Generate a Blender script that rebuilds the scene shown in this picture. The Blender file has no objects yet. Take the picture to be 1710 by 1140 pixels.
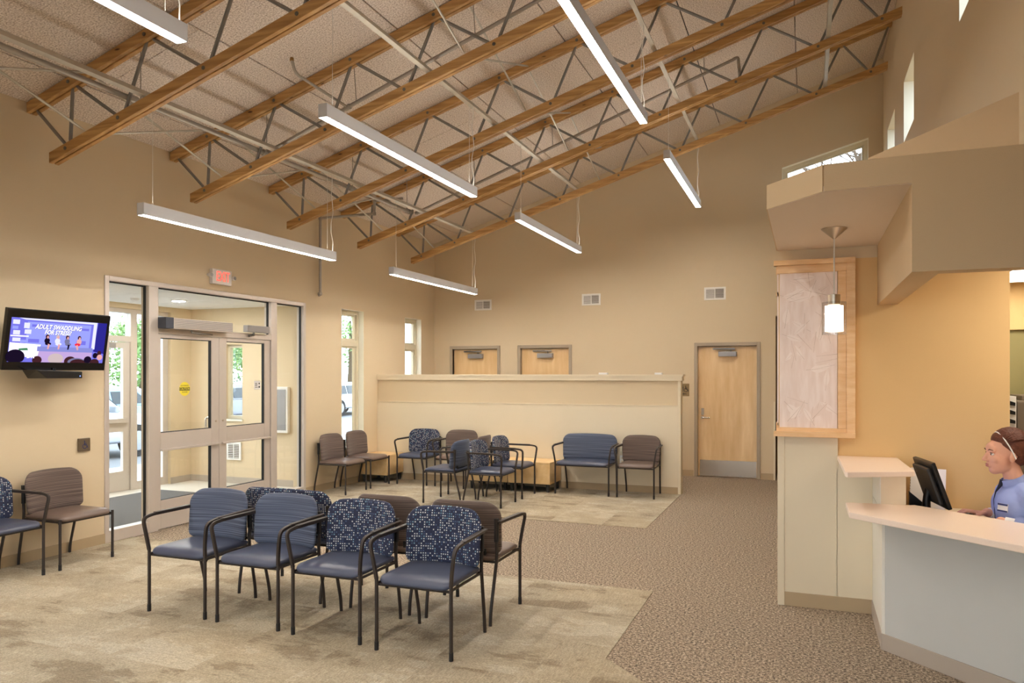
import bpy, bmesh, math, random
from mathutils import Vector, Matrix, Euler, noise

S = bpy.context.scene
COL = S.collection
random.seed(7)
R = math.radians
V = Vector

# ------------------------------------------------------------------ camera
cam_d = bpy.data.cameras.new('camera')
cam = bpy.data.objects.new('camera', cam_d)
COL.objects.link(cam)
cam.location = (0, 0, 1.68)
cam.rotation_euler = (R(90), 0, R(21.2527))
cam_d.sensor_width = 36
cam_d.lens = 1265 / 1710 * 36
cam_d.shift_y = 53 / 1710
cam_d.clip_end = 300
S.camera = cam

# ------------------------------------------------------------------ world (bright overcast sky)
w = bpy.data.worlds.new('world')
S.world = w
w.use_nodes = True
bg = w.node_tree.nodes['Background']
bg.inputs[0].default_value = (0.80, 0.90, 1.0, 1)
bg.inputs[1].default_value = 4.6
S.view_settings.view_transform = 'Standard'
S.view_settings.look = 'None'
S.view_settings.exposure = 0.45
S.view_settings.gamma = 1.0
S.view_settings.use_curve_mapping = False
S.cycles.max_bounces = 10
S.cycles.diffuse_bounces = 6
S.cycles.transparent_max_bounces = 16
S.cycles.caustics_reflective = False
S.cycles.caustics_refractive = False
LENS_POWER = 58.0
ADDED_UPLIGHT_POWER = 8.5  # strength of the upward lenses added to the pendants


def portal(name, loc, rot, sx, sy):
    l = bpy.data.lights.new(name, 'AREA')
    l.shape = 'RECTANGLE'
    l.size = sx
    l.size_y = sy
    l.cycles.is_portal = True
    o = bpy.data.objects.new(name, l)
    COL.objects.link(o)
    o.location = loc
    o.rotation_euler = rot


# entrance opening and added rear windows through which daylight enters
portal('portal_entry', (-9.2, 7.2, 1.35), (0, R(-90), 0), 2.6, 3.3)
portal('portal_rear', (-2.6, -2.75, 1.6), (R(90), 0, 0), 7.4, 2.4)

# ------------------------------------------------------------------ helpers


def srgb(r, g, b):
    f = lambda c: (c / 255 / 12.92) if c / 255 <= .04045 else ((c / 255 + .055) / 1.055) ** 2.4
    return (f(r), f(g), f(b), 1)


MATS = {}


def mat(name, col, rough=.6, metal=0., bump=0., bscale=60., var=0., vscale=8., emit=0., spec=None, coat=0.):
    m = bpy.data.materials.new(name)
    m.use_nodes = True
    nt = m.node_tree
    p = nt.nodes['Principled BSDF']
    p.inputs['Base Color'].default_value = col
    p.inputs['Roughness'].default_value = rough
    p.inputs['Metallic'].default_value = metal
    if spec is not None:
        p.inputs['Specular IOR Level'].default_value = spec
    if coat:
        p.inputs['Coat Weight'].default_value = coat
    if emit:
        p.inputs['Emission Color'].default_value = col
        p.inputs['Emission Strength'].default_value = emit
    tc = nt.nodes.new('ShaderNodeTexCoord')
    if var:
        n = nt.nodes.new('ShaderNodeTexNoise')
        n.inputs['Scale'].default_value = vscale
        n.inputs['Detail'].default_value = 4
        nt.links.new(tc.outputs['Object'], n.inputs['Vector'])
        mx = nt.nodes.new('ShaderNodeMix')
        mx.data_type = 'RGBA'
        mx.inputs[6].default_value = tuple(c * (1 - var) for c in col[:3]) + (1,)
        mx.inputs[7].default_value = tuple(min(1, c * (1 + var)) for c in col[:3]) + (1,)
        nt.links.new(n.outputs['Fac'], mx.inputs[0])
        nt.links.new(mx.outputs[2], p.inputs['Base Color'])
    if bump:
        n = nt.nodes.new('ShaderNodeTexNoise')
        n.inputs['Scale'].default_value = bscale
        n.inputs['Detail'].default_value = 3
        nt.links.new(tc.outputs['Object'], n.inputs['Vector'])
        b = nt.nodes.new('ShaderNodeBump')
        b.inputs['Strength'].default_value = bump
        b.inputs['Distance'].default_value = .01
        nt.links.new(n.outputs['Fac'], b.inputs['Height'])
        nt.links.new(b.outputs['Normal'], p.inputs['Normal'])
    MATS[name] = m
    return m


def ramp(nt, stops, interp='LINEAR'):
    r = nt.nodes.new('ShaderNodeValToRGB')
    r.color_ramp.interpolation = interp
    e = r.color_ramp.elements
    while len(e) < len(stops):
        e.new(.5)
    for i, (pos, c) in enumerate(stops):
        e[i].position = pos
        e[i].color = c
    return r


def math_node(nt, op, a, b=None):
    n = nt.nodes.new('ShaderNodeMath')
    n.operation = op
    for i, x in enumerate((a, b)):
        if x is None:
            continue
        if isinstance(x, (int, float)):
            n.inputs[i].default_value = x
        else:
            nt.links.new(x, n.inputs[i])
    return n.outputs[0]


def mixc(nt, f, a, b, mode='MIX'):
    n = nt.nodes.new('ShaderNodeMix')
    n.data_type = 'RGBA'
    n.blend_type = mode
    for i, x in ((0, f), (6, a), (7, b)):
        if isinstance(x, (int, float, tuple)):
            n.inputs[i].default_value = x
        else:
            nt.links.new(x, n.inputs[i])
    return n.outputs[2]


# ---- paints and plain materials
mat('wall_paint', srgb(215, 196, 163), .75, bump=.12, bscale=220)
mat('gold_paint', srgb(221, 186, 130), .7, bump=.12, bscale=220)
mat('tan_paint', srgb(204, 178, 140), .75, bump=.12, bscale=220)
mat('soffit_white', srgb(226, 212, 196), .8)
mat('cream_laminate', srgb(227, 213, 185), .45)
mat('white_laminate', srgb(226, 224, 214), .4)
mat('desk_white', srgb(196, 197, 193), .42, var=.04, vscale=3)
mat('vinyl_base', srgb(182, 160, 126), .55)
mat('vinyl_base_desk', srgb(176, 164, 150), .5)
mat('quartz', srgb(240, 220, 202), .3, var=.05, vscale=240)
mat('door_frame_paint', srgb(172, 156, 134), .45)
mat('alu', srgb(208, 198, 188), .38, metal=.35, var=.03)
mat('alu_dark', srgb(70, 74, 84), .4, metal=.3)
mat('gasket', srgb(14, 15, 18), .5)
mat('window_vinyl', srgb(214, 204, 178), .45)
mat('jamb_white', srgb(236, 232, 216), .6)
mat('steel_web', srgb(136, 132, 126), .42, metal=.25, var=.15, vscale=14)
mat('galv', srgb(196, 190, 176), .4, metal=.5, var=.2, vscale=10)
mat('pipe_steel', srgb(168, 160, 148), .42, metal=.5, var=.08)
mat('bolt_steel', srgb(120, 116, 108), .4, metal=.8)
mat('housing_alu', srgb(206, 206, 208), .45, metal=.1)
mat('cable_white', srgb(225, 220, 210), .5)
mat('chair_metal', srgb(58, 50, 46), .45, metal=.3)
mat('chair_plastic', srgb(30, 28, 28), .5)
mat('seat_blue', srgb(64, 70, 90), .36, bump=.06, bscale=300)
mat('seat_brown', srgb(108, 90, 80), .36, bump=.06, bscale=300)
mat('black_plastic', srgb(16, 16, 18), .35)
mat('tv_bezel', srgb(10, 10, 12), .2)
mat('dark_grey', srgb(48, 46, 44), .5)
mat('copier_grey', srgb(120, 108, 92), .5)
mat('stainless', srgb(214, 208, 198), .22, metal=.95)
mat('closer_grey', srgb(150, 146, 144), .4, metal=.5)
mat('white_plastic', srgb(236, 234, 230), .45)
mat('vent_white', srgb(238, 234, 226), .45)
mat('vent_dark', srgb(96, 84, 66), .7)
mat('sign_bronze', srgb(150, 128, 92), .4, metal=.4)
mat('plate_bronze', srgb(124, 110, 90), .35, metal=.6)
mat('ink_black', srgb(18, 18, 22), .6)
mat('ink_blue', srgb(40, 52, 104), .6)
mat('exit_housing', srgb(226, 220, 214), .5)
mat('nickel', srgb(190, 176, 156), .28, metal=.95)
mat('green_paint', srgb(150, 142, 96), .75)
mat('paper', srgb(238, 232, 224), .7)
mat('caution_yellow', srgb(232, 214, 60), .5)
mat('ceiling_tile', srgb(238, 238, 238), .85)
mat('tile_floor', srgb(214, 208, 196), .4, var=.06, vscale=4)
mat('corridor_paint', srgb(150, 112, 60), .7)
mat('asphalt', srgb(120, 122, 126), .9, var=.1, vscale=3)
mat('concrete', srgb(196, 194, 188), .85, var=.05, vscale=3)
mat('lawn', srgb(96, 124, 60), .95, var=.25, vscale=6)
mat('car_silver', srgb(170, 178, 188), .25, metal=.5, coat=.6)
mat('car_blue', srgb(130, 160, 190), .25, metal=.4, coat=.6)
mat('car_grey', srgb(120, 124, 134), .25, metal=.4, coat=.6)
mat('car_glass', srgb(40, 52, 60), .08)
mat('tyre', srgb(26, 26, 28), .8)
mat('rim', srgb(170, 172, 176), .3, metal=.8)
mat('tail_red', srgb(160, 20, 20), .3)
mat('bark', srgb(92, 76, 60), .9, bump=.5, bscale=20, var=.2)
mat('leaf_green', srgb(132, 164, 104), .8, var=.35, vscale=1.2)
mat('leaf_pale', srgb(170, 192, 120), .8, var=.3, vscale=1.2)
mat('leaf_dark', srgb(110, 142, 92), .8, var=.35, vscale=1.2)
mat('skin', srgb(226, 172, 146), .5, var=.05, vscale=20, spec=.35)
mat('lip', srgb(186, 104, 96), .45)
mat('hair', srgb(92, 46, 26), .62, var=.35, vscale=50, bump=.5, bscale=90)
mat('brow', srgb(110, 66, 42), .7)
mat('eye_white', srgb(232, 226, 220), .3)
mat('iris', srgb(70, 60, 50), .25)
mat('scrub', srgb(150, 166, 216), .75, bump=.25, bscale=14, var=.04, vscale=20)
mat('undershirt', srgb(30, 34, 52), .8)
mat('white_cloth', srgb(236, 234, 232), .8)
mat('walkoff', srgb(96, 94, 92), .95, var=.25, vscale=120, bump=.6, bscale=260)
mat('ball_white', srgb(240, 240, 236), .5)


def emis(name, col, s):
    m = bpy.data.materials.new(name)
    m.use_nodes = True
    nt = m.node_tree
    nt.nodes.clear()
    o = nt.nodes.new('ShaderNodeOutputMaterial')
    e = nt.nodes.new('ShaderNodeEmission')
    e.inputs[0].default_value = col
    e.inputs[1].default_value = s
    nt.links.new(e.outputs[0], o.inputs[0])
    MATS[name] = m
    return m


emis('lens_light', (1.0, .93, .85, 1), LENS_POWER)
emis('added_uplight', (1.0, .94, .87, 1), ADDED_UPLIGHT_POWER)
emis('lamp_glow', (1.0, .82, .64, 1), 4.0)
emis('troffer_glow', (1.0, .88, .72, 1), 10)
emis('vest_glow', (1.0, .96, .90, 1), 420)
emis('exit_red', (1.0, .10, .07, 1), 1.6)
emis('led_blue', (.2, .3, 1, 1), 3)
for nm, c, s in (('scr_base', srgb(112, 110, 214), .75), ('scr_pale', srgb(206, 206, 252), .85), ('scr_mid', srgb(140, 146, 230), .8), ('scr_deep', srgb(40, 36, 130), .8),
                 ('scr_white', srgb(244, 240, 255), .95), ('scr_dark', srgb(24, 14, 36), .7), ('scr_brown', srgb(60, 30, 36), .8), ('scr_blonde', srgb(186, 168, 170), .8), ('scr_skin', srgb(206, 150, 150), .85),
                 ('scr_red', srgb(205, 40, 60), .9), ('scr_stage', srgb(128, 132, 200), .75), ('scr_floor', srgb(176, 150, 200), .8), ('scr_grey', srgb(110, 108, 140), .8), ('scr_green', srgb(60, 120, 80), .8)):
    emis(nm, c, s * 1.25)


def glass_mat(name, tint, gloss=1.0):
    m = bpy.data.materials.new(name)
    m.use_nodes = True
    nt = m.node_tree
    nt.nodes.clear()
    o = nt.nodes.new('ShaderNodeOutputMaterial')
    t = nt.nodes.new('ShaderNodeBsdfTransparent')
    t.inputs[0].default_value = tint
    g = nt.nodes.new('ShaderNodeBsdfGlossy')
    g.inputs['Roughness'].default_value = .02
    f = nt.nodes.new('ShaderNodeLayerWeight')
    f.inputs['Blend'].default_value = .5
    fac = math_node(nt, 'ADD', math_node(nt, 'MULTIPLY', math_node(nt, 'POWER', f.outputs['Facing'], 5), .7), .04)
    mx = nt.nodes.new('ShaderNodeMixShader')
    nt.links.new(math_node(nt, 'MULTIPLY', fac, gloss), mx.inputs[0])
    nt.links.new(t.outputs[0], mx.inputs[1])
    nt.links.new(g.outputs[0], mx.inputs[2])
    nt.links.new(mx.outputs[0], o.inputs[0])
    MATS[name] = m


glass_mat('glass', (.97, .985, .985, 1), .8)
glass_mat('lamp_glass', (.96, .96, .96, 1), 1.2)


def base_nodes(name, rough):
    m = bpy.data.materials.new(name)
    m.use_nodes = True
    nt = m.node_tree
    p = nt.nodes['Principled BSDF']
    p.inputs['Roughness'].default_value = rough
    tc = nt.nodes.new('ShaderNodeTexCoord')
    MATS[name] = m
    return m, nt, p, tc


def scaled(nt, src, sc, rot=(0, 0, 0)):
    mp = nt.nodes.new('ShaderNodeMapping')
    mp.inputs['Scale'].default_value = sc
    mp.inputs['Rotation'].default_value = rot
    nt.links.new(src, mp.inputs['Vector'])
    return mp.outputs[0]


def noise_node(nt, vec, scale, detail=3, rough=.5):
    n = nt.nodes.new('ShaderNodeTexNoise')
    n.inputs['Scale'].default_value = scale
    n.inputs['Detail'].default_value = detail
    n.inputs['Roughness'].default_value = rough
    nt.links.new(vec, n.inputs['Vector'])
    return n.outputs['Fac']


def bump_to(nt, p, h, strength, dist=.01):
    b = nt.nodes.new('ShaderNodeBump')
    b.inputs['Strength'].default_value = strength
    b.inputs['Distance'].default_value = dist
    nt.links.new(h, b.inputs['Height'])
    nt.links.new(b.outputs[0], p.inputs['Normal'])


# speckled brown carpet
m, nt, p, tc = base_nodes('carpet_brown', .95)
n1 = noise_node(nt, tc.outputs['Object'], 62, 4, .85)
rp = ramp(nt, [(.38, srgb(62, 52, 44)), (.47, srgb(122, 107, 90)), (.53, srgb(166, 147, 124)), (.62, srgb(218, 200, 176))])
nt.links.new(n1, rp.inputs[0])
nt.links.new(rp.outputs[0], p.inputs['Base Color'])
bump_to(nt, p, noise_node(nt, tc.outputs['Object'], 260, 2), .5)

# patterned carpet tile: streaked, each tile its own tint; pattern runs on through the room in patches
m, nt, p, tc = base_nodes('carpet_tile', .95)
oi = nt.nodes.new('ShaderNodeObjectInfo')
geo = nt.nodes.new('ShaderNodeNewGeometry')
fine = noise_node(nt, scaled(nt, tc.outputs['Object'], (105, 11, 1)), 1, 3, .6)
grain = noise_node(nt, geo.outputs['Position'], 110, 3, .7)
off = nt.nodes.new('ShaderNodeCombineXYZ')
nt.links.new(math_node(nt, 'MULTIPLY', math_node(nt, 'FLOOR', math_node(nt, 'MULTIPLY', oi.outputs['Random'], 4)), 3.0), off.inputs[2])
vadd = nt.nodes.new('ShaderNodeVectorMath')
vadd.operation = 'ADD'
nt.links.new(scaled(nt, geo.outputs['Position'], (1.5, 2.8, 1)), vadd.inputs[0])
nt.links.new(off.outputs[0], vadd.inputs[1])
patch = noise_node(nt, vadd.outputs[0], 1.0, 9, .66)
tone = noise_node(nt, scaled(nt, geo.outputs['Position'], (.55, .55, 1)), 1.0, 3, .6)
r1 = ramp(nt, [(.39, srgb(148, 132, 106)), (.42, srgb(158, 143, 118)), (.435, srgb(172, 157, 130)), (.56, srgb(182, 167, 140)), (.575, srgb(190, 177, 152))])
rnd = math_node(nt, 'MULTIPLY', math_node(nt, 'SUBTRACT', oi.outputs['Random'], .5), .10)
nt.links.new(math_node(nt, 'ADD', patch, rnd), r1.inputs[0])
grey = ramp(nt, [(.42, (1.0, 1.0, 1.0, 1)), (.62, (.90, .94, 1.02, 1))])
nt.links.new(tone, grey.inputs[0])
r2 = ramp(nt, [(.34, (.80, .80, .80, 1)), (.66, (1.10, 1.10, 1.10, 1))])
nt.links.new(fine, r2.inputs[0])
r3 = ramp(nt, [(.36, (.68, .68, .68, 1)), (.64, (1.2, 1.2, 1.2, 1))])
nt.links.new(grain, r3.inputs[0])
c1 = mixc(nt, 1.0, r1.outputs[0], grey.outputs[0], 'MULTIPLY')
c1 = mixc(nt, .9, c1, r2.outputs[0], 'MULTIPLY')
nt.links.new(mixc(nt, .9, c1, r3.outputs[0], 'MULTIPLY'), p.inputs['Base Color'])
bump_to(nt, p, fine, .5)

# wood fibre ceiling panel
m, nt, p, tc = base_nodes('fibre_panel', .95)
n1 = noise_node(nt, tc.outputs['Object'], 70, 4, .8)
rp = ramp(nt, [(.36, srgb(160, 142, 126)), (.5, srgb(222, 208, 194)), (.62, srgb(250, 240, 230))])
nt.links.new(n1, rp.inputs[0])
nt.links.new(rp.outputs[0], p.inputs['Base Color'])
bump_to(nt, p, n1, .5, .01)


def wood(name, dark, light, scale, rough=.45, knots=False):
    m, nt, p, tc = base_nodes(name, rough)
    v = scaled(nt, tc.outputs['Object'], scale)
    n1 = noise_node(nt, v, 1.0, 6, .6)
    rp = ramp(nt, [(.3, dark), (.52, tuple((a + b) / 2 for a, b in zip(dark, light))), (.7, light)])
    nt.links.new(n1, rp.inputs[0])
    col = rp.outputs[0]
    if knots:
        vo = nt.nodes.new('ShaderNodeTexVoronoi')
        vo.inputs['Scale'].default_value = 1
        nt.links.new(scaled(nt, tc.outputs['Object'], (2.6, 9, 9)), vo.inputs['Vector'])
        kr = ramp(nt, [(.05, (.12, .05, .02, 1)), (.10, (1, 1, 1, 1))])
        nt.links.new(vo.outputs['Distance'], kr.inputs[0])
        col = mixc(nt, .9, col, kr.outputs[0], 'MULTIPLY')
    nt.links.new(col, p.inputs['Base Color'])
    bump_to(nt, p, n1, .08)


wood('chord_wood', srgb(154, 110, 60), srgb(212, 168, 106), (1.2, 26, 26), .5, True)
wood('maple', srgb(222, 178, 118), srgb(240, 206, 156), (14, 14, 1.1), .4)
wood('maple_door', srgb(222, 182, 126), srgb(244, 212, 164), (7, 7, 1.0), .38)
wood('maple_trim', srgb(226, 180, 124), srgb(242, 206, 158), (6, 6, 30), .4)
wood('table_maple', srgb(226, 188, 128), srgb(240, 208, 156), (10, 10, 10), .4)


def stripes(name, a, b, c):
    m, nt, p, tc = base_nodes(name, .8)
    v = scaled(nt, tc.outputs['Object'], (.5, 0, 135))
    n1 = noise_node(nt, v, 1.0, 2.0, .6)
    rp = ramp(nt, [(.32, a), (.5, b), (.68, c)])
    nt.links.new(n1, rp.inputs[0])
    nt.links.new(rp.outputs[0], p.inputs['Base Color'])
    p.inputs['Sheen Weight'].default_value = .15
    bump_to(nt, p, n1, .12, .003)


stripes('stripe_blue', srgb(38, 43, 58), srgb(76, 85, 106), srgb(116, 124, 143))
stripes('stripe_brown', srgb(56, 44, 40), srgb(98, 82, 74), srgb(134, 116, 104))

# dotted weave
m, nt, p, tc = base_nodes('dot_fabric', .85)
sep = nt.nodes.new('ShaderNodeSeparateXYZ')
nt.links.new(scaled(nt, tc.outputs['Object'], (66, 66, 66)), sep.inputs[0])
fx = math_node(nt, 'FRACT', sep.outputs['X'])
fz = math_node(nt, 'FRACT', sep.outputs['Z'])
cx_ = math_node(nt, 'FLOOR', sep.outputs['X'])
cz_ = math_node(nt, 'FLOOR', sep.outputs['Z'])
box_ = math_node(nt, 'MULTIPLY', math_node(nt, 'LESS_THAN', math_node(nt, 'ABSOLUTE', math_node(nt, 'SUBTRACT', fx, .5)), .25),
                 math_node(nt, 'LESS_THAN', math_node(nt, 'ABSOLUTE', math_node(nt, 'SUBTRACT', fz, .5)), .25))
cmb = nt.nodes.new('ShaderNodeCombineXYZ')
nt.links.new(cx_, cmb.inputs[0])
nt.links.new(cz_, cmb.inputs[2])
wn = nt.nodes.new('ShaderNodeTexWhiteNoise')
nt.links.new(cmb.outputs[0], wn.inputs['Vector'])
cl = noise_node(nt, scaled(nt, cmb.outputs[0], (.22, .22, .22)), 1, 2)
val = math_node(nt, 'ADD', math_node(nt, 'MULTIPLY', wn.outputs['Value'], .62), math_node(nt, 'MULTIPLY', cl, .55))
rp = ramp(nt, [(0, srgb(30, 36, 60)), (.40, srgb(74, 92, 122)), (.52, srgb(206, 206, 204)), (.74, srgb(120, 158, 176)), (.82, srgb(34, 40, 66))], 'CONSTANT')
nt.links.new(val, rp.inputs[0])
nt.links.new(mixc(nt, box_, srgb(36, 42, 68), rp.outputs[0]), p.inputs['Base Color'])
p.inputs['Sheen Weight'].default_value = .1

# leaf resin panel (translucent)
m, nt, p, tc = base_nodes('leaf_resin', .35)
p.inputs['Base Color'].default_value = srgb(236, 214, 200)
n1 = noise_node(nt, scaled(nt, tc.outputs['Object'], (30, 30, 5), (0, .5, 0)), 1, 4)
rp = ramp(nt, [(.35, srgb(236, 216, 204)), (.65, srgb(246, 230, 221))])
nt.links.new(n1, rp.inputs[0])
nt.links.new(rp.outputs[0], p.inputs['Base Color'])
bump_to(nt, p, n1, .2)

# ------------------------------------------------------------------ mesh builder


class MB:
    def __init__(self):
        self.v = []
        self.f = []

    def add(self, vs, fs):
        k = len(self.v)
        self.v += [tuple(x) for x in vs]
        self.f += [tuple(i + k for i in f) for f in fs]
        return self

    def box(self, x0, x1, y0, y1, z0, z1, M=None):
        vs = [(x0, y0, z0), (x1, y0, z0), (x1, y1, z0), (x0, y1, z0), (x0, y0, z1), (x1, y0, z1), (x1, y1, z1), (x0, y1, z1)]
        if M:
            vs = [M @ V(a) for a in vs]
        return self.add(vs, [(0, 3, 2, 1), (4, 5, 6, 7), (0, 1, 5, 4), (1, 2, 6, 5), (2, 3, 7, 6), (3, 0, 4, 7)])

    def prism(self, poly, z0, z1):
        """vertical prism over a plan polygon (anticlockwise)"""
        n = len(poly)
        vs = [(x, y, z0) for x, y in poly] + [(x, y, z1) for x, y in poly]
        fs = [tuple(range(n))[::-1], tuple(range(n, 2 * n))] + [(i, (i + 1) % n, (i + 1) % n + n, i + n) for i in range(n)]
        return self.add(vs, fs)

    def tube(self, pts, r, n=8, caps=True, flat=None):
        """sweep along a polyline. r: radius or list; flat=(w,h): rectangular section instead"""
        pts = [V(q) for q in pts]
        k = len(pts)
        rs = r if isinstance(r, (list, tuple)) else [r] * k
        t0 = (pts[1] - pts[0]).normalized()
        ref = V((0, 0, 1)) if abs(t0.z) < .9 else V((0, 1, 0))
        if flat and abs(t0.z) >= .9:
            ref = V((0, 1, 0))
        u = t0.cross(ref).normalized()
        rings = []
        prev = t0
        for i in range(k):
            if i == 0:
                t = t0
            elif i == k - 1:
                t = (pts[i] - pts[i - 1]).normalized()
            else:
                t = ((pts[i + 1] - pts[i]).normalized() + (pts[i] - pts[i - 1]).normalized()).normalized()
            q = prev.rotation_difference(t)
            u = (q @ u).normalized()
            u = (u - t * u.dot(t)).normalized()
            w_ = t.cross(u)
            prev = t
            ring = []
            if flat:
                a, b = flat[0] / 2, flat[1] / 2
                for sx, sy in ((-1, -.6), (-.8, -1), (.8, -1), (1, -.6), (1, .6), (.8, 1), (-.8, 1), (-1, .6)):
                    ring.append(pts[i] + u * (a * sx) + w_ * (b * sy))
            else:
                for j in range(n):
                    a = 2 * math.pi * j / n
                    ring.append(pts[i] + (u * math.cos(a) + w_ * math.sin(a)) * rs[i])
            rings.append(ring)
        m_ = len(rings[0])
        vs = [q for ring in rings for q in ring]
        fs = []
        for i in range(k - 1):
            for j in range(m_):
                a, b = i * m_ + j, i * m_ + (j + 1) % m_
                fs.append((a, b, b + m_, a + m_))
        if caps:
            fs.append(tuple(range(m_))[::-1])
            fs.append(tuple(range((k - 1) * m_, k * m_)))
        return self.add(vs, fs)

    def lathe(self, prof, n=20, c=(0, 0, 0), close=True):
        vs = []
        for r_, z in prof:
            for j in range(n):
                a = 2 * math.pi * j / n
                vs.append((c[0] + r_ * math.cos(a), c[1] + r_ * math.sin(a), c[2] + z))
        fs = []
        for i in range(len(prof) - 1):
            for j in range(n):
                a, b = i * n + j, i * n + (j + 1) % n
                fs.append((a, b, b + n, a + n))
        if close:
            fs.append(tuple(range(n))[::-1])
            fs.append(tuple(range((len(prof) - 1) * n, len(prof) * n)))
        return self.add(vs, fs)

    def xform(self, M):
        self.v = [tuple(M @ V(a)) for a in self.v]
        return self

    def mesh(self, name, m, smooth=False, bevel=0, seg=2):
        me = bpy.data.meshes.new(name)
        me.from_pydata(self.v, [], self.f)
        bm = bmesh.new()
        bm.from_mesh(me)
        bmesh.ops.recalc_face_normals(bm, faces=bm.faces)
        if bevel:
            es = [e for e in bm.edges if len(e.link_faces) == 2 and e.calc_face_angle(0) > .6]
            bmesh.ops.bevel(bm, geom=es, offset=bevel, segments=seg, affect='EDGES', profile=.6)
        if smooth:
            for f in bm.faces:
                f.smooth = True
            for e in bm.edges:
                if len(e.link_faces) == 2 and e.calc_face_angle(0) > .75:
                    e.smooth = False
        bm.to_mesh(me)
        bm.free()
        me.materials.append(MATS[m] if isinstance(m, str) else m)
        return me

    def build(self, name, m, parent=None, smooth=False, bevel=0, loc=None, rot=None, seg=2):
        return link(name, self.mesh(name, m, smooth, bevel, seg), parent, loc, rot)


def link(name, data, parent=None, loc=None, rot=None):
    o = bpy.data.objects.new(name, data)
    COL.objects.link(o)
    if parent is not None:
        o.parent = parent
    if loc is not None:
        o.location = loc
    if rot is not None:
        o.rotation_euler = rot
    return o


def tag(o, label=None, cat=None, group=None, kind=None):
    for k, x in (('label', label), ('category', cat), ('group', group), ('kind', kind)):
        if x:
            o[k] = x
    return o


def empty(name, loc=(0, 0, 0), rz=0, label=None, cat=None, group=None, kind=None):
    o = link(name, None, None, loc, (0, 0, rz))
    o.empty_display_size = .1
    return tag(o, label, cat, group, kind)


def copy_tree(o, parent=None):
    c = o.copy()
    COL.objects.link(c)
    c.parent = parent
    for ch in list(o.children):
        copy_tree(ch, c)
    return c


def box(name, m, x0, x1, y0, y1, z0, z1, parent=None, bevel=0):
    """box mesh; origin at its base centre"""
    cx, cy = (x0 + x1) / 2, (y0 + y1) / 2
    return MB().box(x0 - cx, x1 - cx, y0 - cy, y1 - cy, 0, z1 - z0).build(name, m, parent, bevel=bevel, loc=(cx, cy, z0))


def fillet(pts, rad, n=5):
    pts = [V(q) for q in pts]
    out = [pts[0]]
    for i in range(1, len(pts) - 1):
        a, b, c = pts[i - 1], pts[i], pts[i + 1]
        r_ = rad[i - 1] if isinstance(rad, (list, tuple)) else rad
        d1, d2 = (a - b), (c - b)
        l = min(r_, d1.length * .49, d2.length * .49)
        p1, p2 = b + d1.normalized() * l, b + d2.normalized() * l
        for j in range(n + 1):
            t = j / n
            out.append(p1 * (1 - t) ** 2 + b * 2 * t * (1 - t) + p2 * t * t)
    out.append(pts[-1])
    return out


def wall_mb(axis, c0, c1, us, u1, zs, z1, holes):
    """wall slab between c0..c1 on the given axis ('x': runs in y), u range, z range, rectangular holes (u0,u1,z0,z1)"""
    U = sorted({us, u1} | {h[0] for h in holes} | {h[1] for h in holes})
    Z = sorted({zs, z1} | {h[2] for h in holes} | {h[3] for h in holes})
    U = [u for u in U if us <= u <= u1]
    Z = [z for z in Z if zs <= z <= z1]
    solid = lambda i, j: 0 <= i < len(U) - 1 and 0 <= j < len(Z) - 1 and not any(h[0] < (U[i] + U[i + 1]) / 2 < h[1] and h[2] < (Z[j] + Z[j + 1]) / 2 < h[3] for h in holes)
    mb = MB()

    def q(pts):
        mb.add([((c, u, z) if axis == 'x' else (u, c, z)) for c, u, z in pts], [(0, 1, 2, 3)])
    for i in range(len(U) - 1):
        for j in range(len(Z) - 1):
            if not solid(i, j):
                continue
            a, b, z0, z_ = U[i], U[i + 1], Z[j], Z[j + 1]
            q([(c0, a, z0), (c0, b, z0), (c0, b, z_), (c0, a, z_)])
            q([(c1, a, z0), (c1, b, z0), (c1, b, z_), (c1, a, z_)])
            if not solid(i - 1, j):
                q([(c0, a, z0), (c1, a, z0), (c1, a, z_), (c0, a, z_)])
            if not solid(i + 1, j):
                q([(c0, b, z0), (c1, b, z0), (c1, b, z_), (c0, b, z_)])
            if not solid(i, j - 1):
                q([(c0, a, z0), (c1, a, z0), (c1, b, z0), (c0, b, z0)])
            if not solid(i, j + 1):
                q([(c0, a, z_), (c1, a, z_), (c1, b, z_), (c0, b, z_)])
    bm = bmesh.new()
    me = bpy.data.meshes.new('t')
    me.from_pydata(mb.v, [], mb.f)
    bm.from_mesh(me)
    bmesh.ops.remove_doubles(bm, verts=bm.verts, dist=1e-5)
    bm.to_mesh(me)
    mb.v = [tuple(v.co) for v in me.vertices]
    mb.f = [tuple(p_.vertices) for p_ in me.polygons]
    bm.free()
    bpy.data.meshes.remove(me)
    return mb


def text_mesh(name, s, size, m, parent=None, loc=(0, 0, 0), rot=(0, 0, 0), extrude=.0008, shear=0., bold=0., sx=1., align='CENTER'):
    cu = bpy.data.curves.new(name, 'FONT')
    cu.body = s
    cu.size = size
    cu.extrude = extrude
    cu.shear = shear
    cu.offset = bold
    cu.align_x = align
    cu.align_y = 'CENTER'
    cu.resolution_u = 3
    t = bpy.data.objects.new(name, cu)
    COL.objects.link(t)
    dg = bpy.context.evaluated_depsgraph_get()
    me = bpy.data.meshes.new_from_object(t.evaluated_get(dg))
    bpy.data.objects.remove(t)
    me.materials.clear()
    me.materials.append(MATS[m])
    o = link(name, me, parent, loc, rot)
    o.scale = (sx, 1, 1)
    return o


def disc(mb, cx, cz, r, n=20, y=0, rx=None):
    rx = rx or r
    vs = [(cx + rx * math.cos(2 * math.pi * i / n), y, cz + r * math.sin(2 * math.pi * i / n)) for i in range(n)]
    return mb.add(vs, [tuple(range(n))])


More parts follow.
